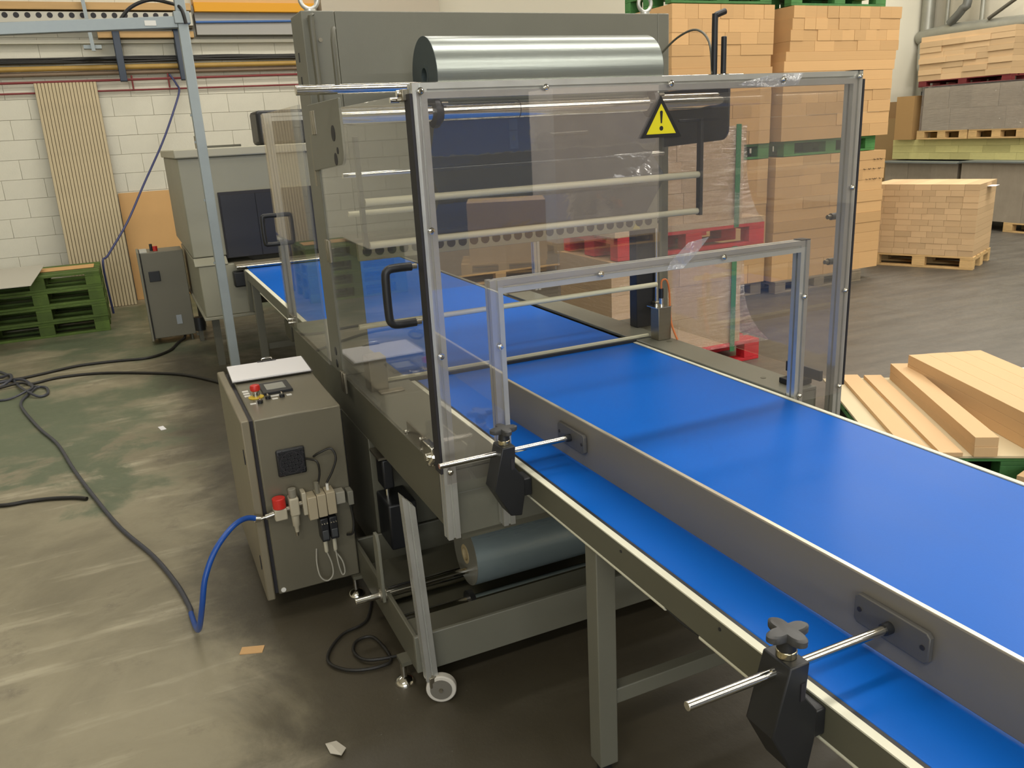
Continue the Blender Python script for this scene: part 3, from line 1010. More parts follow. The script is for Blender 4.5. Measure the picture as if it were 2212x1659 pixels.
for (x, y, a, c) in ((-.670, 1.22, .024, .020), (-.670, 1.255, .024, .020), (-.670, 1.29, .024, .020), (-.664, 1.105, .022, .016), (-.575, 1.125, .022, .016), (-.515, 1.145, .02, .02), (-.565, 1.165, .045, .016)):
    MB().box(x - a / 2, x + a / 2, y - c / 2, y + c / 2, top_z(y) - .001, top_z(y) + .0014).build('name_plate', GREENLT if random.random() < .3 else WHITE, cc)
fan = MB().box(-.632, -.522, .890, .905, .60, .712).build('fan_grille', BLACKP, cc, bevel=.008)
for i in range(-3, 4):
    for s in (1, -1):
        c = Vector((-.577, .889, .656))
        q = i * .026
        L_ = .115 - abs(q) * 1.1
        mxr = Matrix.Rotation(s * PI / 4, 3, 'Y')
        MB().obox(c + mxr @ Vector((q * .72, 0, 0)), (.004, .004, L_), mxr).build('grille_bar', RUBBER, fan)
MB().ring((-.577, .888, .656), (-.577, .886, .656), .045, .041, 28).build('grille_ring', RUBBER, fan)
MB().cyl((-.675, .902, .118), (-.675, .905, .118), .010, 18).build('blanking_plug', WHITE, cc)

# ---- pneumatic unit
au = empty('air_service_unit', (-.56, .86, .40), 'beige air regulator and valve block on the cabinet front', 'air valve')
RG = BEIGE
lab(MB().cyl((-.648, .87, .487), (-.648, .87, .530), .025, 24).build('shut_off_knob', RED, au, bevel=.003), 'red shut-off knob')
MB().box(-.672, -.624, .850, .905, .440, .487).build('shut_off_body', RG, au, bevel=.005)
MB().box(-.612, -.575, .850, .905, .445, .52).build('regulator_body', RG, au, bevel=.006)
MB().cyl((-.594, .87, .52), (-.594, .87, .556), .0155, 20).build('regulator_knob', mat('grey_knob', (130, 126, 112), .5), au, bevel=.002)
MB().lathe([(.008, .372), (.010, .395), (.014, .40), (.016, .445)], (-.594, .87, 0), 20).build('filter_bowl', RG, au)
MB().cyl((-.596, .870, .355), (-.596, .870, .375), .006, 12).build('drain_nipple', STEEL, au)
MB().cyl((-.624, .872, .475), (-.612, .872, .475), .012, 16).build('coupling', STEEL, au)
MB().cyl((-.575, .872, .485), (-.555, .872, .485), .012, 16).build('coupling', STEEL, au)
vb = MB()
for i in range(3):
    MB().box(-.545 + i * .037, -.510 + i * .037, .835, .905, .42 + i * .003, .515 + i * .003).build('valve_block', mat('valve_beige', (168, 156, 130), .5), au, bevel=.003)
MB().box(-.562, -.545, .85, .905, .44, .535).build('end_plate', BEIGE, au, bevel=.003)
MB().cyl((-.50, .86, .515), (-.50, .86, .565), .010, 14).build('silencer', mat('silencer_grey', (120, 116, 100), .6), au)
for i in range(2):
    x = -.492 + i * .036
    cb = MB().box(x - .016, x + .016, .835, .90, .315 + i * .004, .415).build('solenoid_coil', BLACKP, au, bevel=.004)
    MB().box(x - .012, x + .012, .831, .836, .325 + i * .004, .365).build('coil_plug', mat('dark_grey_plug', (62, 64, 66), .5), cb, bevel=.003)
    for k in range(3):
        MB().cyl((x - .010 + k * .010, .836, .395), (x - .010 + k * .010, .831, .395), .003, 8).build('coil_pin', CHROME, cb)
    MB().lathe([(.0065, .255), (.0085, .262), (.0085, .30), (.006, .315)], (x, .868, 0), 14).build('cable_plug', mat('plug_beige', (188, 182, 160), .5), au)
    MB().cyl((x - .002, .865, .515), (x - .002, .865, .548), .006, 10).build('push_fitting', WHITE, au)
wire = mat('grey_wire', (168, 164, 150), .5)
MB().tube([(-.492, .868, .256), (-.478, .866, .20), (-.480, .864, .15), (-.505, .864, .13), (-.530, .866, .155), (-.535, .88, .21), (-.525, .904, .262)], .003, 8).build('signal_wire', wire, au)
MB().tube([(-.456, .868, .258), (-.452, .866, .19), (-.442, .866, .14), (-.43, .866, .15), (-.435, .868, .20), (-.46, .88, .25)], .003, 8).build('signal_wire', wire, au)
MB().tube([(-.494, .865, .548), (-.482, .86, .60), (-.485, .86, .645), (-.505, .88, .655), (-.53, .904, .655)], .0045, 8).build('air_line', CABLE, au)
MB().tube([(-.458, .865, .552), (-.43, .86, .60), (-.412, .86, .65), (-.425, .875, .685), (-.47, .89, .67), (-.49, .904, .655)], .0045, 8).build('air_line', CABLE, au)
MB().box(-.432, -.395, .85, .90, .455, .505).build('pressure_switch', mat('switch_grey', (150, 146, 132), .5), au, bevel=.003)
MB().box(-.385, -.362, .85, .90, .44, .50).build('valve_outlet', mat('outlet_grey', (118, 116, 104), .5), au, bevel=.003)
MB().tube([(-.375, .87, .44), (-.37, .868, .36), (-.38, .868, .31), (-.40, .885, .30)], .005, 8).build('air_line', CABLE, au)
MB().cyl((-.705, .868, .463), (-.672, .868, .468), .0125, 18).build('quick_coupling', CHROME, au)
MB().cyl((-.725, .868, .460), (-.705, .868, .463), .006, 14).build('hose_tail', CHROME, au)

# ---- air hose along the floor
ah = empty('air_hose', (-1.2, 1.0, 0), 'blue air hose from the cabinet down and across the floor', 'hose')
MB().tube([(-.728, .868, .460), (-.775, .855, .482), (-.833, .80, .485), (-.905, .74, .44), (-.957, .70, .36), (-.985, .70, .25), (-1.008, .78, .12), (-1.02, .95, .03), (-1.03, 1.10, .013)], .0105, 14, 6).build('hose_drop', BLUEH, ah)
MB().cyl((-.745, .866, .466), (-.726, .868, .460), .013, 16).build('hose_clip', CHROME, ah)
MB().tube([(-1.03, 1.10, .013), (-1.032, 1.158, .012), (-1.07, 1.393, .012), (-1.153, 1.727, .012), (-1.291, 2.138, .012), (-1.418, 2.633, .012), (-1.543, 3.169, .012), (-1.662, 3.743, .012),
           (-1.803, 4.201, .012), (-1.952, 4.778, .012), (-1.986, 5.026, .012), (-1.952, 5.229, .014), (-1.905, 5.406, .016), (-1.834, 5.358, .014), (-1.812, 5.163, .012), (-1.867, 5.10, .014),
           (-1.952, 5.229, .034), (-2.053, 5.553, .02), (-2.165, 6.007, .012), (-2.30, 6.3, .012)], .0105, 12, 6).build('hose_on_floor', DARKH, ah)


def cable(pts, r, label, mt=CABLE, name='power_cable'):
    return tag(MB().tube(pts, r, 10, 6).build(name, mt), label, 'cable')


cable([(-.66, 6.56, .07), (-.68, 6.50, .03), (-.75, 6.40, .012), (-.848, 6.094, .012), (-1.037, 5.927, .012), (-1.31, 5.986, .012), (-1.617, 6.015, .012), (-1.905, 5.895, .012), (-2.113, 5.836, .012), (-2.6, 5.86, .012)], .013,
      'thick black cable from the small rear cabinet to the cable heap')
cable([(-.45, 4.40, .012), (-.554, 4.681, .012), (-.775, 5.074, .012), (-1.02, 5.312, .012), (-1.421, 5.592, .012), (-1.748, 5.667, .012), (-1.952, 5.579, .012), (-2.053, 5.60, .03), (-2.288, 5.56, .012), (-2.7, 5.5, .012)], .012,
      'black cable running under the conveyor, lower of the pair')
cable([(-2.7, 5.25, .012), (-2.245, 5.199, .012), (-2.083, 5.174, .012), (-1.97, 5.25, .034), (-1.93, 5.36, .034), (-1.97, 5.5, .03)], .009, 'thin dark cable joining the blue hose loop on the floor', DARKH)
cable([(-2.5, 2.90, .012), (-1.986, 2.825, .012), (-1.849, 2.79, .012), (-1.758, 2.784, .012), (-1.642, 2.755, .012), (-1.524, 2.698, .012), (-1.458, 2.643, .012)], .011, 'short black cable end lying alone on the left floor', CABLE)
cable([(-2.4, 6.1, .012), (-2.235, 6.004, .012), (-2.15, 5.95, .035), (-2.124, 5.761, .034), (-2.198, 5.653, .012), (-2.27, 5.72, .012), (-2.17, 5.82, .012), (-2.03, 5.70, .03), (-1.943, 5.50, .012), (-1.90, 5.44, .012)], .012, 'tangled black cable heap at the left edge of the floor', DARKH, 'cable_heap')
cable([(-.30, .98, .012), (-.394, .70, .012), (-.511, .64, .012), (-.586, .547, .012), (-.595, .472, .012), (-.536, .40, .012), (-.441, .372, .012), (-.39, .40, .012), (-.41, .56, .012), (-.475, .568, .012), (-.501, .50, .012), (-.465, .42, .018), (-.32, .40, .012), (-.15, .42, .012)], .006,
      'thin black cable looped on the floor under the low box', CABLE, 'loop_cable')

# ---- papers on the cabinet
cb = empty('clipboard', (-.53, 1.55, .858), 'clipboard with white papers lying on the grey control cabinet', 'clipboard')
mz = Matrix.Rotation(R(-1.5), 3, 'Z') @ Matrix.Rotation(R(.9), 3, 'X')
MB().obox((-.530, 1.545, .864), (.345, .265, .005), mz).build('board', mat('clip_board', (70, 66, 60), .6), cb, bevel=.001)
MB().obox((-.533, 1.540, .870), (.335, .255, .006), mz).build('paper_stack', PAPER, cb)
MB().obox((-.52, 1.668, .873), (.085, .022, .008), mz).build('clip', RUBBER, cb, bevel=.002)
MB().tube([(-.54, 1.665, .877), (-.54, 1.655, .892), (-.50, 1.655, .892), (-.50, 1.665, .877)], .003, 8, 3).build('clip_wire', CHROME, cb)

# ---- litter on the floor
tag(MB().obox((-.84, .725, .002), (.085, .045, .003), Matrix.Rotation(R(-20), 3, 'Z')).build('cardboard_scrap', CARD), 'small brown cardboard scrap on the dark floor near the cabinet', 'scrap')
lm = MB()
pts = [(-.705, .076, .006), (-.672, .062, .014), (-.650, .028, .004), (-.672, -.004, .010), (-.70, .028, .004), (-.69, .05, .016)]
lm.add(pts + [(p[0], p[1], p[2] + .002) for p in pts], [(0, 1, 5), (1, 2, 5), (2, 3, 5), (3, 4, 5), (4, 0, 5), (6, 7, 11), (7, 8, 11), (8, 9, 11), (9, 10, 11), (10, 6, 11)])
tag(lm.build('film_scrap', mat('milky_film', (190, 184, 170), .35)), 'crumpled pale film scrap on the floor near the bottom edge', 'scrap')
tag(MB().obox((-1.02, 3.73, .002), (.035, .09, .002), Matrix.Rotation(.2, 3, 'Z')).build('paper_scrap', PAPER), 'tiny white paper scrap on the floor left of the cabinet', 'scrap')
tag(MB().obox((4.672, 1.521, .003), (.11, .03, .004), Matrix.Rotation(-.4, 3, 'Z')).build('paper_scrap', PAPER), 'white paper scrap on the grey floor behind the stacked boards', 'scrap')

# ================================================================== OUTFEED CONVEYOR
oc = empty('outfeed_conveyor', (.5, 3.2, 0), 'blue belt conveyor leading from the machine to the tunnel behind', 'conveyor')
MB().prism([(-.03, 1.085), (1.073, 1.085), (1.073, 5.0), (-.155, 5.0), (-.155, 2.54), (-.03, 2.54)], 'z', .838, .85).build('belt', BELT, oc, bevel=.004)
MB().box(-.185, -.160, 2.54, 4.95, .775, .849).build('side_rail', GREY, oc, bevel=.002)
MB().box(-.1855, -.159, 2.54, 4.95, .849, .853).build('wear_strip', CREAM, oc)
MB().box(1.09, 1.115, 2.54, 4.95, .775, .849).build('side_rail', GREY, oc, bevel=.002)
MB().cyl((-.178, 2.54, .768), (-.178, 4.2, .768), .0075, 12).build('return_strip', CREAM, oc)
MB().prism([(4.84, .85), (4.95, .85), (4.93, .50), (4.90, .50)], 'x', -.195, -.165).build('end_bracket', GREY, oc, bevel=.003)
for x in (-.17, 1.03):
    for y in (2.75, 4.75):
        MB().box(x, x + .06, y, y + .06, 0, .775).build('leg', GREY, oc, bevel=.003)
MB().box(-.1, 1.05, 4.77, 4.79, .20, .25).build('stretcher', GREY, oc)
MB().box(.05, .25, 4.45, 4.7, .48, .66).build('drive_box', GREYD, oc, bevel=.01)
MB().box(.0, .20, 4.2, 4.45, .36, .50).build('drive_gearbox', GREYD, oc, bevel=.01)

# ================================================================== SHRINK TUNNEL
st = empty('shrink_tunnel', (.55, 6.2, 0), 'grey heat tunnel with dark curtain at the conveyor\'s far end', 'tunnel')
hb = MB().box(-.555, 1.75, 5.2, 7.3, .955, 1.76).build('hood', TIN, st, bevel=.01)
MB().box(-.575, 1.77, 5.17, 7.33, 1.76, 1.83).build('hood_lid', mat('lid_paint', (170, 166, 146), .45), st, bevel=.01)
MB().box(-.285, 1.45, 5.185, 5.205, .93, 1.475).build('entry_frame', RUBBER, st, bevel=.004)
for i in range(6):
    MB().box(-.272 + i * .285, .007 + i * .285, 5.178, 5.184, .935, 1.45).build('curtain_strip', CURT, st)
MB().prism([(5.2, .955), (5.12, .90), (5.12, .89), (5.2, .89)], 'x', -.555, -.29).build('sloped_ledge', TIN, st, bevel=.004)
MB().box(-.53, -.08, 5.13, 7.2, .46, .89).build('base_cabinet', TIN, st, bevel=.008)
MB().box(-.515, 1.7, 5.5, 7.2, .462, .95).build('base_body', GREYD, st, bevel=.008)
MB().box(-.545, -.06, 5.11, 7.2, .435, .46).build('base_flange', TIN, st, bevel=.004)
MB().box(-.24, 1.40, 5.02, 5.19, .868, .892).build('mesh_belt', mat('mesh_belt_steel', (170, 160, 136), .4, .6, .2, 90), st)
MB().cyl((-.24, 5.01, .868), (1.40, 5.01, .868), .016, 20).build('entry_roller', CHROME, st)
MB().box(-.27, -.13, 5.03, 5.13, .70, .83).build('gear_motor', BLACKP, st, bevel=.012)
for (x, y) in ((-.45, 5.3), (1.6, 5.3), (-.45, 7.1), (1.6, 7.1)):
    MB().box(x - .03, x + .03, y - .03, y + .03, 0, .44).build('leg', GREYD, st)
MB().cyl((-.25, 6.9, 1.83), (-.25, 6.9, 1.95), .012, 10).build('lifting_pin', STEEL, st)
MB().box(-.30, .05, 5.9, 5.96, 1.83, 1.85).build('lid_handle', GREYD, st)
MB().box(.17, .62, 5.6, 6.0, 1.83, 2.12).build('fan_motor', BLACKP, st, bevel=.03)
# small cabinet behind
c2 = empty('rear_cabinet', (-.76, 6.6, .05), 'small grey cabinet with red button beside the heat tunnel', 'cabinet')
MB().box(-.945, -.56, 6.50, 6.86, .06, .90).build('cabinet_body', mat('cabinet2', (118, 114, 98), .42, .1), c2, bevel=.006)
dd2 = MB().box(-.975, -.952, 6.48, 6.88, .04, .91).build('cabinet_door', mat('cabinet2_door', (132, 128, 110), .42, .1), c2, bevel=.005)
MB().box(-.952, -.945, 6.49, 6.87, .05, .90).build('door_gasket', RUBBER, c2)
MB().box(-.90, -.80, 6.488, 6.50, .62, .72).build('fan_grille', BLACKP, c2, bevel=.004)
MB().box(-.72, -.67, 6.495, 6.50, .18, .27).build('type_label', GREENLT, c2)
MB().box(-.945, -.88, 6.51, 6.85, .90, .906).build('lid_plate', mat('pale_plate', (190, 190, 180), .5), c2)
MB().cyl((-.80, 6.62, .90), (-.80, 6.62, .945), .022, 18).build('emergency_stop', RED, c2)
MB().cyl((-.835, 6.66, .90), (-.835, 6.66, .965), .014, 14).build('selector_switch', BLACKP, c2)
for (z0) in (.80, .30):
    MB().box(-.56, -.5535, 6.62, 6.70, z0, z0 + .03).build('mounting_bracket', GREYD, c2)
MB().box(-.56, -.50, 6.45, 6.50, .05, .075).build('foot_bar', GREYD, c2)
for (x, y) in ((-.90, 6.83), (-.60, 6.83), (-.60, 6.53)):
    MB().cyl((x, y, 0), (x, y, .06), .012, 10).build('cabinet_leg', GREYD, c2)
MB().cyl((-.52, 6.40, .11), (-.52, 6.40, .24), .05, 18).build('hand_wheel', BLACKP, c2)
MB().box(-.54, -.50, 6.38, 6.50, 0.0, .11).build('wheel_stand', GREYD, c2)

# ================================================================== GALVANISED FRAME
gf = empty('galvanised_frame', (-1.3, 2.8, 0), 'tall galvanised tube frame standing between cabinet and tunnel', 'frame')
MB().box(-.585, -.533, 2.775, 2.827, 0, 2.80).build('post', GALV, gf, bevel=.003)
rl = MB()
vs = []
for (x, z) in ((-.585, 2.498), (-2.4, 2.425)):
    for (dy, dz) in ((-.025, 0), (.025, 0), (.025, -.056), (-.025, -.056)):
        vs.append((x, 2.80 + dy, z + dz))
rl.add(vs, [(0, 1, 2, 3), (7, 6, 5, 4), (0, 4, 5, 1), (1, 5, 6, 2), (2, 6, 7, 3), (3, 7, 4, 0)])
rl.build('rail', GALV, gf, bevel=.003)
MB().box(-2.45, -2.40, 2.775, 2.827, 0, 2.80).build('post', GALV, gf, bevel=.003)
MB().box(-.60, -.52, 2.765, 2.837, 2.46, 2.52).build('joint_sleeve', GALV, gf, bevel=.004)
MB().box(-.745, -.69, 2.772, 2.775, 2.45, 2.475).build('rail_label', WHITE, gf)
for z in (2.0, 1.86, 1.55, 1.2):
    MB().box(-.592, -.585, 2.79, 2.81, z, z + .012).build('clip', GALV, gf)
lab(MB().tube([(-.87, 2.86, 2.47), (-.80, 2.86, 2.545), (-.70, 2.86, 2.585), (-.61, 2.84, 2.57), (-.56, 2.77, 2.535), (-.545, 2.765, 2.46)], .009, 10).build('frame_cable', CABLE, gf), 'black cable arched over the frame corner')


# ================================================================== PALLETS
def pallet(name, mt, label, loc, rz=0.0, L=1.2, W=.8, h=.144, group=None):
    e = empty(name, loc, label, 'pallet', group, rz)
    k = h / .144
    for y in (0.0, W / 2 - .0725, W - .10):
        w_ = .145 if abs(y - (W / 2 - .0725)) < .001 else .10
        MB().box(0, L, y, y + w_, 0, .022 * k).build('bottom_board', mt, e, bevel=.003, local=True)
    for x in (0, L / 2 - .0725, L - .145):
        for y in (0.0, W / 2 - .0725, W - .10):
            w_ = .145 if abs(y - (W / 2 - .0725)) < .001 else .10
            MB().box(x, x + .145, y, y + w_, .022 * k, .100 * k).build('block', mt, e, bevel=.003, local=True)
        MB().box(x, x + .145, 0, W, .100 * k, .122 * k).build('stringer_board', mt, e, bevel=.003, local=True)
    for (y, w_) in ((0, .145), (.1925 * W / .8, .10), (W / 2 - .0725, .145), (.5075 * W / .8, .10), (W - .145, .145)):
        MB().box(0, L, y, y + w_, .122 * k, h).build('deck_board', mt, e, bevel=.003, local=True)
    return e


ordn = ['bottom', 'second', 'third', 'topmost']
for i in range(4):
    pallet('green_pallet', OLVP, ordn[i] + ' of the four stacked green pallets by the left wall', (-2.558 + (0, .006, .0, -.004)[i], 7.60 + (.0, -.01, .012, .02)[i], i * .1615), 0, 1.2, .85, .1605, 'green pallets by the wall')
tag(MB().box(-2.35, -1.42, 7.95, 8.25, .6465, .653).build('plywood_offcut', MDF), 'brown plywood strip lying on the topmost green pallet', 'board')
gs = MB()
vs = []
for (x, y, z) in ((-3.4, 6.95, .655), (-1.945, 6.93, .650), (-1.90, 8.15, .700), (-3.4, 8.15, .700)):
    vs += [(x, y, z), (x, y, z + .005)]
gs.add(vs, [(0, 2, 4, 6), (7, 5, 3, 1), (0, 1, 3, 2), (2, 3, 5, 4), (4, 5, 7, 6), (6, 7, 1, 0)])
tag(gs.build('pale_sheet', mat('pale_grey_sheet', (186, 182, 168), .6)), 'large pale grey sheet overhanging the green pallet stack', 'sheet')

# ================================================================== BACK WALL FITTINGS
cpe = empty('corrugated_panel', (-1.39, 9.27, 0), 'tall beige ribbed panel leaning against the white block wall', 'panel')
lean = math.atan2(.34, 2.655)
rx = Matrix.Rotation(-lean, 3, 'X')
Lp = math.hypot(.34, 2.655)
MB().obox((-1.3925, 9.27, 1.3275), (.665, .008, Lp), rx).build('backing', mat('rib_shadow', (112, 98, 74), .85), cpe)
rib = MB().obox((0, 0, 0), (.0315, .016, Lp), rx)
r0 = None
for i in range(18):
    if r0 is None:
        r0 = rib.build('rib', CORR, cpe, bevel=.004, local=True)
        h = r0
    else:
        h = r0.copy()
        COL.objects.link(h)
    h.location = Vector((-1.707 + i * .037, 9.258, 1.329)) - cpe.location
mp_ = MB()
vs = []
for (x0, x1, y, z) in ((-1.05, -.20, 9.41, .002), (-1.05, -.20, 9.460, 1.345)):
    vs += [(x0, y, z), (x1, y, z), (x1, y + .012, z), (x0, y + .012, z)]
mp_.add(vs, [(0, 1, 2, 3), (7, 6, 5, 4), (0, 4, 5, 1), (1, 5, 6, 2), (2, 6, 7, 3), (3, 7, 4, 0)])
tag(mp_.build('brown_board', MDF), 'plain brown board standing against the wall behind the tunnel', 'board')


def wallpipe(z, y, r, mt, label, name, x0=-4.0, x1=2.2, drop=0.0, cat='pipe'):
    return tag(MB().tube([(x0, y, z - drop), ((x0 + x1) / 2, y, z - drop / 2), (x1, y, z)], r, 12, 1).build(name, mt), label, cat)


wallpipe(2.832, 9.40, .030, YELPIPE, 'yellow gas pipe running along the white back wall', 'gas_pipe', drop=.04)
wallpipe(2.775, 9.43, .024, BROWNP, 'brown conduit directly below the yellow wall pipe', 'wall_conduit', drop=.04)
wallpipe(2.700, 9.43, .014, REDPIPE, 'thin dark red pipe, upper of two on the back wall', 'red_pipe', drop=.06)
wallpipe(2.572, 9.45, .011, REDPIPE, 'thin dark red pipe, lower of two on the back wall', 'red_pipe', drop=.04)
for i, (dz, dy, r) in enumerate(((2.925, 9.42, .018), (2.90, 9.38, .014), (2.945, 9.44, .014))):
    pts = [(-4 + k * .5, dy + random.uniform(-.01, .01), dz - .045 + .007 * k * .5 + random.uniform(-.008, .008)) for k in range(14)]
    tag(MB().tube(pts, r, 8, 4).build('wall_cable', CABLE), ('thickest', 'lowest', 'highest')[i] + ' of the black cables bundled above the yellow wall pipe', 'cable', 'black cables above the yellow pipe')
for (x, z0, z1) in ((-.66, 2.55, 2.72), (-.245, 2.57, 2.77)):
    tag(MB().cyl((x, 9.43, z0), (x, 9.43, z1), .010, 10).build('drop_pipe', REDPIPE), 'short red drop pipe ' + ('beside the left navy bracket' if x < -.5 else 'above the blue hose'), 'pipe')
tag(MB().tube([(-.225, 9.43, 2.72), (-.19, 9.41, 2.66), (-.165, 9.38, 2.60), (-.147, 9.38, 2.52), (-.254, 9.3, 2.287), (-.454, 9.2, 1.911), (-.748, 9.1, 1.437), (-1.003, 8.9, 1.027), (-1.265, 8.6, .70), (-1.34, 8.5, .60), (-1.33, 8.52, .02)], .0125, 10).build('wall_hose', mat('violet_hose', (62, 68, 112), .45)),
    'long blue hose drooping from the wall pipes to the green pallets', 'hose')
for (x, lb) in ((-.755, 'left navy bracket under the timber rail on the back wall'), (-.075, 'right navy bracket behind the galvanised post')):
    q = [(9.48, 2.75), (9.48, 3.23), (9.30, 3.23), (9.25, 3.17), (9.18, 2.64), (9.22, 2.63), (9.30, 2.80)]
    tag(MB().prism(q, 'x', x - .04, x + .04).build('wall_bracket', NAVY, bevel=.006), lb, 'bracket', 'navy wall brackets')
# shelving edge, timber and cable tray high on the wall
tag(MB().box(-4, .12, 9.20, 9.48, 3.42, 3.50).build('timber_rail', WOODB, bevel=.004), 'upper timber rail along the top of the back wall', 'timber')
tag(MB().box(-.95, .12, 9.30, 9.48, 3.13, 3.20).build('timber_rail', WOODB, bevel=.004), 'short lower timber rail between the navy brackets', 'timber')
tag(MB().box(-4, .12, 9.34, 9.475, 3.24, 3.41).build('grey_board', mat('dusty_board', (140, 130, 112), .8, 0, .12, 4)), 'dusty grey board between the timber rails', 'board')
ctr = empty('cable_tray', (-1.5, 9.25, 3.2), 'pale perforated cable tray high on the back wall', 'tray')
MB().box(-4, .12, 9.22, 9.235, 3.255, 3.40).build('tray_side', mat('tray_paint', (196, 192, 176), .5), ctr)
MB().box(-4, .12, 9.235, 9.34, 3.255, 3.265).build('tray_floor', mat('tray_paint2', (180, 176, 160), .5), ctr)
hm = MB().cyl((0, .001, 0), (0, -.002, 0), .030, 16)
h0 = None
for i in range(22):
    if h0 is None:
        h0 = hm.build('tray_hole', RUBBER, ctr, local=True)
        h = h0
    else:
        h = h0.copy()
        COL.objects.link(h)
    h.location = Vector((-2.30 + i * .112, 9.219, 3.362)) - ctr.location
tag(MB().prism([(-1.06, 3.55), (-1.02, 3.55), (-1.0, 2.97), (-1.04, 2.97)], 'y', 9.12, 9.16).build('tray_hanger', GALV), 'grey hanger strut holding the cable tray', 'strut')
tag(MB().box(-1.12, -.93, 9.18, 9.30, 3.00, 3.04).build('tray_support', GALV), 'small grey support arm under the cable tray', 'strut')
tag(MB().box(-4, 2.2, 9.40, 9.495, 3.08, 3.12).build('trim_1', MORTAR), kind='structure')
tag(MB().box(.16, 1.62, 9.22, 9.34, 3.41, 3.515).build('yellow_beam', YBEAM, bevel=.006), 'yellow shelf beam at the top left of the machine', 'beam')
tag(MB().box(.16, 2.4, 9.30, 9.48, 3.16, 3.41).build('grey_shelf_panel', mat('shelf_grey', (166, 164, 158), .6)), 'grey shelf panel below the yellow beam', 'panel')
tag(MB().cyl((.16, 9.285, 3.30), (1.6, 9.285, 3.32), .014, 10).build('blue_cord', mat('blue_cord', (70, 110, 170), .5)), 'blue cord along the grey shelf panel', 'cord')
tag(MB().box(.16, 1.62, 9.24, 9.48, 3.515, 3.62).build('shelf_carton', MDF), 'brown carton lying on the yellow shelf beam', 'carton')
tag(MB().box(1.70, 3.3, 9.2, 9.48, 2.9, 3.9).build('wall_board', mat('pale_wall_board', (186, 178, 160), .7)), 'pale board on the wall above the machine head', 'board')

# ================================================================== CARDBOARD LOADS
UB = bpy.data.meshes.new('bundle_shape')
_t = MB().box(0, 1, 0, 1, 0, 1)
UB.from_pydata(_t.v, [], _t.f)
UB.update()
MESHES = {}


def bundle_mesh(mt):
    if mt.name not in MESHES:
        q = UB.copy()
        q.materials.append(mt)
        MESHES[mt.name] = q
    return MESHES[mt.name]


def bundle(loc, size, rz, mt, label, group, name='cardboard_bundle', cat='cardboard'):
    o = bpy.data.objects.new(name, bundle_mesh(mt))
    o.location = loc
    o.scale = size
    o.rotation_euler = (0, 0, rz)
    COL.objects.link(o)
    return tag(o, label, cat, group)


ORD = ['bottom', 'second', 'third', 'fourth', 'fifth', 'sixth', 'seventh', 'eighth', 'ninth', 'tenth', 'eleventh', 'twelfth', 'thirteenth', 'fourteenth']


def load(o, rz, L, D, rows, mt, where, group, name='cardboard_bundle', cat='cardboard', jit=.008):
    """o: front-left bottom corner; rows: (height, number of bundles, left inset, right inset)"""
    z = o[2]
    c, s = math.cos(rz), math.sin(rz)
    out = []
    for k, row in enumerate(rows):
        h, n_, il, ir = row if len(row) == 4 else (row[0], row[1], 0, 0)
        span = L - il - ir
        ws = [1 + random.uniform(-.12, .12) * (n_ > 1) for _ in range(n_)]
        t = sum(ws)
        x = il
        for i, q in enumerate(ws):
            w_ = span * q / t
            dy = random.uniform(0, jit)
            lx, ly = x + .001, dy
            side = 'full width' if n_ == 1 else ('leftmost' if i == 0 else 'rightmost' if i == n_ - 1 else ('%s from left' % ORD[i] if i else ''))
            lbl = '%s, %s course, %s' % (where, ORD[k] if k else 'lowest', side)
            out.append(bundle((o[0] + lx * c - ly * s, o[1] + lx * s + ly * c, z + .0005), (w_ - .002, D - dy, h - .0015), rz, mt, lbl, group))
            x += w_
        z += h
    return out


# left tall stack
pallet('green_pallet', GRNP, 'green pallet in the middle of the left tall cardboard stack', (3.95, 4.76, 1.43), 0, 1.2, .8, .15)
pallet('grey_wood_pallet', GWOOD, 'grey pallet under the left tall cardboard stack', (3.93, 4.78, 0), 0, 1.2, .8, .14)
load((3.94, 4.75, .141), 0, 1.20, .82, [(.20, 5), (.13, 3), (.13, 2), (.12, 1), (.12, 2), (.13, 2), (.12, 1), (.13, 3), (.105, 2), (.10, 4)], CARD, 'tan bundle in lower load of left tall stack', 'bundles in the lower load of the left tall stack')
load((3.92, 4.74, 1.581), 0, 1.22, .82, [(.13, 4), (.13, 3), (.13, 5), (.12, 2), (.11, 1), (.12, 1), (.11, 1, 0, .02), (.10, 3, 0, 0), (.11, 6), (.12, 7), (.13, 9)], CARD, 'tan bundle in upper load of left tall stack', 'bundles in the upper load of the left tall stack')
# right tall stack
pallet('green_pallet', GRNP, 'green pallet in the middle of the right tall cardboard stack', (5.35, 4.76, 1.43), 0, 1.3, .8, .155)
pallet('grey_wood_pallet', GWOOD, 'grey pallet under the right tall cardboard stack', (5.22, 4.66, 0), 0, 1.25, .8, .13)
marked = load((5.20, 4.70, .131), 0, 1.56, .86, [(.19, 6), (.11, 1), (.11, 2), (.11, 1), (.11, 1), (.12, 2), (.12, 4), (.12, 3, 0, .02), (.11, 5), (.10, 4), (.095, 4)], CARD, 'tan bundle in lower load of right tall stack', 'bundles in the lower load of the right tall stack')
load((5.27, 4.72, 1.586), 0, 1.52, .84, [(.13, 5), (.12, 4), (.12, 5), (.11, 6), (.10, 1, 0, .0), (.10, 1), (.10, 1, 0, -.02), (.09, 1, .02, -.03), (.10, 5, .07, -.06), (.105, 9, .07, -.06), (.11, 10, .09, -.06), (.115, 10, .10, -.07)], CARD, 'tan bundle in upper load of right tall stack', 'bundles in the upper load of the right tall stack')
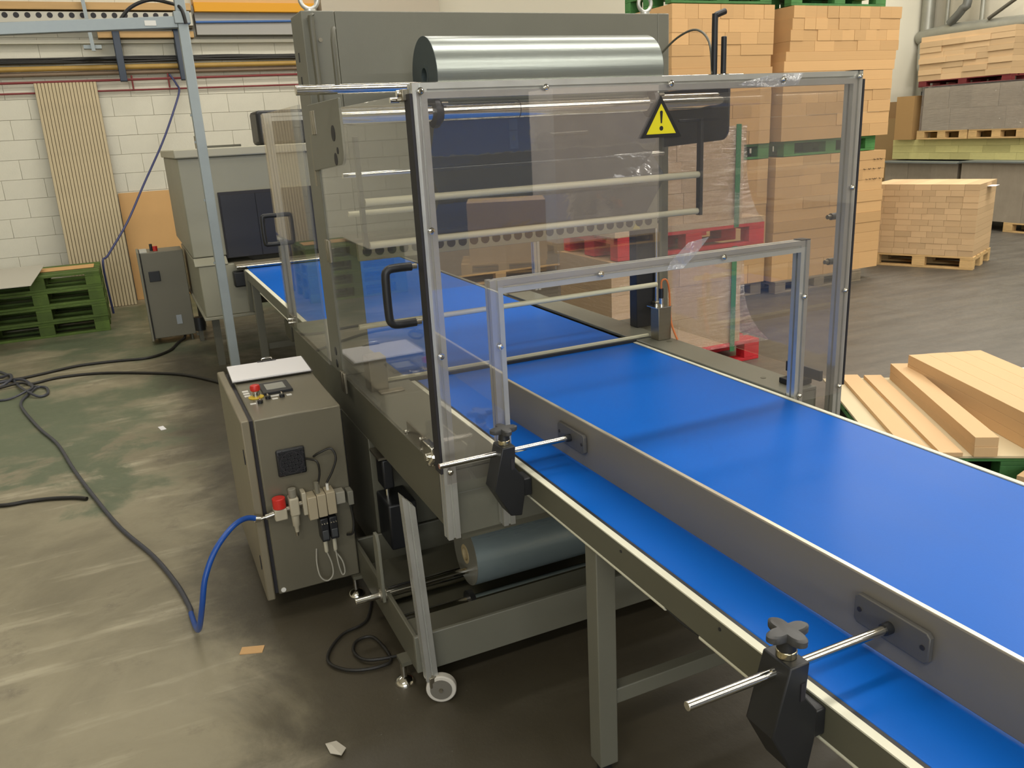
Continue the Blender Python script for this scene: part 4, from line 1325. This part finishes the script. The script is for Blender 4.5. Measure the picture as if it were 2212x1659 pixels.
# pallets that close the two stacks at the top
pallet('green_pallet', GRNP, 'dark pallet on top of the left tall cardboard stack', (3.95, 4.80, 2.905), 0, 1.2, .8, .15)
pallet('green_pallet', GRNP, 'green pallet on top of the right tall cardboard stack', (5.40, 4.80, 2.895), 0, 1.3, .8, .15)
load((3.95, 4.8, 3.056), 0, 1.2, .8, [(.3, 1), (.3, 1)], CARD, 'tan bundle above the top pallet of left tall stack', 'bundles above the left tall stack')
load((5.40, 4.8, 3.046), 0, 1.3, .8, [(.3, 1), (.3, 1)], CARD, 'tan bundle above the top pallet of right tall stack', 'bundles above the right tall stack')
# hand-drawn marks on the right stack's end bundle
k_ = 0
for (zz, xs_) in ((1.335, (6.60, 6.65, 6.70, 6.74)), (1.235, (6.46, 6.53, 6.60, 6.68, 6.73)), (1.125, (6.50, 6.55, 6.60, 6.63, 6.70))):
    for x in xs_:
        k_ += 1
inkm = MB()
for (zz, xs_) in ((1.335, (6.60, 6.65, 6.70)), (1.235, (6.46, 6.53, 6.60, 6.68)), (1.125, (6.50, 6.55, 6.60, 6.63, 6.70))):
    for i, x in enumerate(xs_):
        inkm.tube([(x - .018, 4.6975, zz + .004), (x - .004, 4.6975, zz - .006), (x + .014, 4.6975, zz + (.004 if i % 2 else -.002))], .003, 6, 3)
ik = inkm.build('ink_marks', INK, marked[-1], local=True)
ik.matrix_parent_inverse = (Matrix.Translation(marked[-1].location) @ Matrix.Diagonal(marked[-1].scale).to_4x4()).inverted()
lab(ik, 'dark hand-drawn marks on the cardboard')

# stacks seen over the machine head
pallet('wood_pallet', WOOD, 'wooden pallet under the far load seen over the machine head', (2.2, 7.4, 0), 0, 2.0, 1.0)
load((2.2, 7.4, .145), 0, 2.1, 1.0, [(.7, 2), (.7, 2), (.7, 2), (.45, 2)], GSHEET, 'grey bundle in the far load over the machine head', 'grey bundles in the far load behind the machine')
load((2.2, 7.4, 2.695), 0, 2.1, 1.0, [(.42, 5)], CARD, 'tan bundle in the far load over the machine head', 'bundles in the far load over the machine head')

# wrapped red-pallet load beside the machine
pallet('red_pallet', REDP, 'red pallet on the floor under the wrapped load beside the machine', (2.09, 2.80, 0), 0, 1.30, .8, .165)
pallet('red_pallet', REDP, 'red pallet between the two wrapped blocks beside the machine', (2.09, 2.80, .915), 0, 1.31, .8, .165)
load((2.05, 2.82, .166), 0, 1.16, .78, [(.25, 2), (.25, 2), (.245, 2)], CARDK, 'wrapped cardboard block on the floor red pallet', 'wrapped blocks on the lower red pallet')
load((2.06, 2.82, 1.125), 0, 1.14, .78, [(.22, 2), (.22, 2), (.215, 2)], CARDK, 'wrapped cardboard block on the upper red pallet', 'wrapped blocks on the upper red pallet')
tag(MB().box(2.07, 3.40, 2.80, 3.6, 1.081, 1.124).build('cardboard_tray', CARDK), 'flat cardboard tray on top of the upper red pallet', 'tray')


def wrap_shell(x0, x1, y0, y1, z0, z1, flare, label):
    b = MB()
    n = 14
    rings = []
    for k in range(9):
        t = k / 8
        z = z0 + (z1 - z0) * t
        e_ = flare * (1 - t) ** 4
        pts = []
        for i in range(4):
            xa, ya = ((x0 - e_, y0 - e_), (x1 + e_ * 3, y0 - e_), (x1 + e_ * 3, y1), (x0 - e_, y1))[i]
            xb, yb = ((x0 - e_, y0 - e_), (x1 + e_ * 3, y0 - e_), (x1 + e_ * 3, y1), (x0 - e_, y1))[(i + 1) % 4]
            for j in range(n):
                s = j / n
                pts.append((xa + (xb - xa) * s + random.uniform(-.003, .003), ya + (yb - ya) * s + random.uniform(-.003, .003), z))
        rings.append(pts)
    vs = [p for r_ in rings for p in r_]
    m_ = len(rings[0])
    fs = []
    for k in range(8):
        for i in range(m_):
            j = (i + 1) % m_
            fs.append((k * m_ + i, k * m_ + j, (k + 1) * m_ + j, (k + 1) * m_ + i))
    b.add(vs, fs)
    return tag(b.build('stretch_film', WRAP), label, 'stretch film')


wrap_shell(2.04, 3.222, 2.808, 3.62, .16, .912, .07, 'clear stretch film around the lower block on red pallet')
wrap_shell(2.05, 3.212, 2.808, 3.62, 1.085, 1.79, .05, 'clear stretch film around the upper block on red pallet')
for (x, y, z0, z1, lb) in ((3.12, 2.800, .10, .92, 'green strap around the lower wrapped block'), (3.13, 2.800, 1.06, 1.80, 'green strap around the upper wrapped block')):
    tag(MB().box(x - .022, x + .022, y - .004, y + .001, z0, z1).build('strap', STRAPG), lb, 'strap')
tag(MB().box(3.232, 3.238, 3.1, 3.14, 1.09, 1.80).build('strap', STRAPG), 'thin green strap on the side of the upper wrapped block', 'strap')

# carton load on wooden pallet at right
ang = math.atan2(-.915, .415)
pc = Vector((7.86, 4.30, 0)) + Vector((-.415, .915, 0)) * 1.2
pallet('wood_pallet', WOOD, 'pale wooden pallet under the square carton load at right', (pc.x, pc.y, 0), ang, 1.2, .84, .155)
rows = []
for k in range(12):
    rows.append((.069, 7 if k % 2 else 8))
load((pc.x - .01, pc.y + .01, .156), ang, 1.20, .83, rows, CARDK, 'tan carton of the load on the pale wooden pallet', 'cartons on the pale wooden pallet', 'carton', 'carton')
tag(MB().obox((8.28, 4.475, .935), (.22, .10, .004), Matrix.Rotation(ang + PI / 2, 3, 'Z')).build('paper_label', PAPER), 'white paper tag sticking out of the square carton load', 'paper')
# rear row at the far right
XR = 11.0
pallet('wood_pallet', WOOD, 'wooden pallet under the grey wrapped sheets at far right', (10.95, 6.15, 0), -PI / 2, 1.2, 1.0)
pallet('wood_pallet', WOOD, 'wooden pallet under the grey sheets behind the carton load', (11.0, 8.45, 0), -PI / 2, 1.3, 1.0)
load((11.0, 8.45, .145), -PI / 2, 1.4, .95, [(.42, 3), (.42, 3)], GSHEET, 'grey bundle behind the carton load', 'grey bundles behind the carton load')
load((10.95, 6.95, .145), -PI / 2, 2.0, .95, [(.86, 4)], GSHEET, 'grey wrapped sheet stack at far right', 'grey wrapped sheet stacks at far right')
tag(MB().box(10.88, 12.0, 6.98, 8.62, .988, 1.008).build('cover_sheet', SLATE), 'slate cover sheet on the grey bundles behind the cartons', 'sheet')
tag(MB().box(10.88, 12.0, 4.9, 6.95, 1.008, 1.028).build('cover_sheet', SLATE), 'slate cover sheet on the far right grey stack', 'sheet')
load((11.25, 8.55, 1.03), -PI / 2, 3.4, .9, [(.11, 9), (.11, 8), (.10, 6)], YCARD, 'yellowish bundle on the slate sheets at far right', 'yellowish bundles at far right')
for i in range(3):
    pallet('wood_pallet', WOOD, '%s wooden pallet on the yellowish bundles' % ('left', 'middle', 'right')[i], (11.15, 8.0 - i * .95, 1.352), -PI / 2, .93, .8, .14, 'pallets on the yellowish bundles')
load((11.15, 7.92, 1.494), -PI / 2, 2.9, .8, [(.33, 6), (.33, 7)], GSHEET, 'grey wrapped carton on the pallets at far right', 'grey wrapped cartons at far right')
wrap_shell(11.13, 11.97, 5.0, 7.94, 1.49, 2.18, .01, 'clear stretch film over the grey cartons at far right')
tag(MB().box(11.115, 11.12, 6.02, 6.20, 2.02, 2.16).build('paper_label', PAPER), 'white label on the wrapped grey cartons', 'label')
pallet('dark_red_pallet', DREDP, 'dark red pallet under the topmost board load at far right', (11.15, 8.05, 2.175), -PI / 2, 1.6, .8, .09)
load((11.14, 8.08, 2.267), -PI / 2, 1.62, .8, [(.09, 4), (.085, 4), (.085, 4), (.085, 3), (.08, 4), (.085, 4), (.085, 4), (.08, 3)], CARDK, 'tan board bundle on the topmost load at far right', 'bundles of the topmost load at far right', jit=.03)
tag(MB().box(11.15, 11.5, 8.1, 8.45, 1.353, 2.05).build('brown_carton', mat('dull_card5', (166, 132, 84), .8)), 'brown carton standing beside the wrapped grey cartons', 'carton')
tag(MB().box(11.6, 12.4, 8.62, 9.3, 0, 1.70).build('brown_carton', mat('dull_card', (150, 124, 84), .8)), 'dull brown carton in the gap right of the tall stack', 'carton')
tag(MB().box(11.7, 12.5, 8.5, 9.3, 1.70, 1.98).build('brown_carton', mat('dull_card2', (140, 112, 76), .8)), 'dull brown box on top of the dull brown carton', 'carton')
tag(MB().lathe([(.05, 1.705), (.085, 1.90)], (11.55, 8.52, 0), 18).build('yellow_bucket', mat('yellow_cup', (226, 190, 30), .5)), 'small yellow bucket beside the brown cartons', 'bucket')
tag(MB().box(11.42, 11.70, 8.42, 8.60, 1.40, 1.705).build('bucket_stand', mat('dull_card3', (150, 124, 84), .8)), 'brown box under the yellow bucket', 'box')
tag(MB().box(11.42, 11.6, 8.42, 8.60, 0, 1.40).build('side_crate', mat('dull_card4', (132, 108, 74), .8)), 'dark brown crate under the bucket box', 'crate')

# right wall services
dk = lambda pts, r, label, name='duct', sm=5, mt=DUCT, n=16, cat='duct': tag(MB().tube(pts, r, n, sm).build(name, mt), label, cat)
dk([(12.75, 12.0 - 2.55, 3.08), (12.7, 8.8, 3.13), (12.7, 7.4, 3.09), (12.7, 5.0, 3.0)], .12, 'large steel duct running along the right wall', sm=1)
dk([(12.8, 9.36, 6.15), (12.8, 9.36, 2.0)], .11, 'vertical steel duct in the far right corner', sm=1)
dk([(12.7, 9.36, 2.95), (12.5, 9.18, 2.55), (12.5, 9.12, 2.45)], .06, 'short angled pipe branching from the corner duct', sm=1)
dk([(12.85, 9.0, 6.15), (12.85, 9.0, 3.1)], .035, 'slim vertical pipe left of the curved duct', sm=1)
dk([(12.7, 8.48, 6.15), (12.65, 8.45, 3.75), (12.62, 8.52, 3.45), (12.62, 8.75, 3.24)], .07, 'curved grey duct above the topmost board load', mt=mat('dark_duct', (110, 112, 108), .45, .5))
dk([(12.8, 8.30, 6.15), (12.8, 8.27, 3.05)], .04, 'slim vertical pipe crossing the large duct', sm=1)
dk([(12.6, 8.0, 3.22), (12.6, 7.0, 3.75)], .03, 'thin diagonal strut above the large duct', 'strut', 1, mat('dark_duct2', (90, 88, 80), .5, .3), 10, 'strut')
tag(MB().box(12.55, 12.75, 7.2, 7.40, 2.2, 3.0).build('duct_support', mat('dark_duct3', (84, 84, 78), .5, .3)), 'dark bracket under the large duct', 'bracket')
tag(MB().box(12.6, 12.98, 5.0, 7.75, 2.53, 2.58).build('wall_shelf', mat('shelf_paint', (190, 188, 176), .5)), 'pale shelf on the right wall behind the board load', 'shelf')
tag(MB().box(12.6, 12.98, 5.0, 9.2, 2.28, 2.36).build('dark_wall_rail', BLACKM), 'dark rail below the pale wall shelf', 'rail')
tag(MB().box(12.6, 12.98, 5.0, 9.2, 2.08, 2.14).build('dark_wall_rail', BLACKM), 'lowest dark rail on the right wall', 'rail')

# ================================================================== BOARDS AT RIGHT FOREGROUND
ba = math.atan2(.849, .528)
e1 = Vector((.528, .849, 0))
e2 = Vector((.849, -.528, 0))
po = Vector((2.44, .62, 0))
# pallet long side across e2, short side along e1
p_o = Vector((2.52, .47, 0)) - e2 * .25
pallet('green_pallet', GRNP, 'green pallet under the pale boards beside the infeed conveyor', (p_o.x, p_o.y, 0), ba - PI / 2, 1.25, 1.25, .144)


def board(a, w_, L_, z0, z1, label, mt=CARDL, dir1=e1, dir2=e2, name='pale_board'):
    b = MB()
    vs = []
    for z in (z0, z1):
        for (p, q) in ((0, 0), (w_, 0), (w_, L_), (0, L_)):
            v = a + dir2 * p + dir1 * q
            vs.append((v.x, v.y, z))
    b.add(vs, [(0, 3, 2, 1), (4, 5, 6, 7), (0, 1, 5, 4), (1, 2, 6, 5), (2, 3, 7, 6), (3, 0, 4, 7)])
    return tag(b.build(name, mt, bevel=.0015), label, 'board', 'pale boards on the green pallet')


board(Vector((2.40, .53, 0)) - e2 * .12, 1.3, 1.36, .1445, .158, 'cream base sheet under the pale boards', SHEETC, name='base_sheet')
board(Vector((2.400, .555, 0)), .113, 1.34, .1585, .182, 'first thin pale board from the left on the green pallet')
board(Vector((2.525, .437, 0)) - e2 * .02, .108, 1.36, .1585, .182, 'second thin pale board from the left on the green pallet')
b3 = Vector((2.640, .362, 0))
for k in range(2):
    board(b3 + e1 * (.004 * k), .112, 1.345, .1585 + k * .052, .2100 + k * .052, ('lower' if k == 0 else 'upper') + ' board of the narrow pale stack beside the thin boards')
d1 = Vector((.372, .928, 0)).normalized()
d2 = Vector((d1.y, -d1.x, 0))
b4 = Vector((3.375, 1.395, 0)) - d1 * 1.36
for k in range(3):
    for j in range(4):
        board(b4 + d2 * (.118 * j) + d1 * random.uniform(0, .004), .1175, 1.36, .1585 + k * .061, .2190 + k * .061, '%s layer, %s board in the wide pale stack at right' % (('bottom', 'middle', 'top')[k], ('first', 'second', 'third', 'fourth')[j]), dir1=d1, dir2=d2)
tag(MB().obox((2.93, .12, .05), (.34, .24, .10), Matrix.Rotation(.25, 3, 'Z')).build('flat_carton', CARDL, bevel=.002), 'small flat carton on the floor before the green pallet', 'carton')

# ================================================================== LOADS BEHIND THE CAMERA, SEEN MIRRORED IN THE CLEAR SHEET
pallet('wood_pallet', WOOD, 'wooden pallet seen only mirrored in the guard sheet, low load', (3.30, -8.95, 0), R(24), 1.15, .8, .15)
load((3.42, -8.92, .151), R(24), 1.05, .78, [(.40, 2), (.40, 2)], CARDK, 'carton mirrored in the guard sheet, on its own pallet', 'cartons mirrored on the low pallet', 'carton', 'carton')
pallet('wood_pallet', WOOD, 'wooden pallet seen only mirrored in the guard sheet, tall load', (4.9, -9.9, 0), 0, 1.9, .8, .15)
load((4.92, -9.9, .151), 0, 1.85, .8, [(.75, 3), (.75, 3), (.75, 3)], mat('pale_wrapped', (232, 220, 208), .5, 0, .1, 2, objvar=.06), 'pale wrapped block mirrored in the guard sheet', 'pale wrapped blocks mirrored in the guard sheet', 'wrapped_block', 'block')
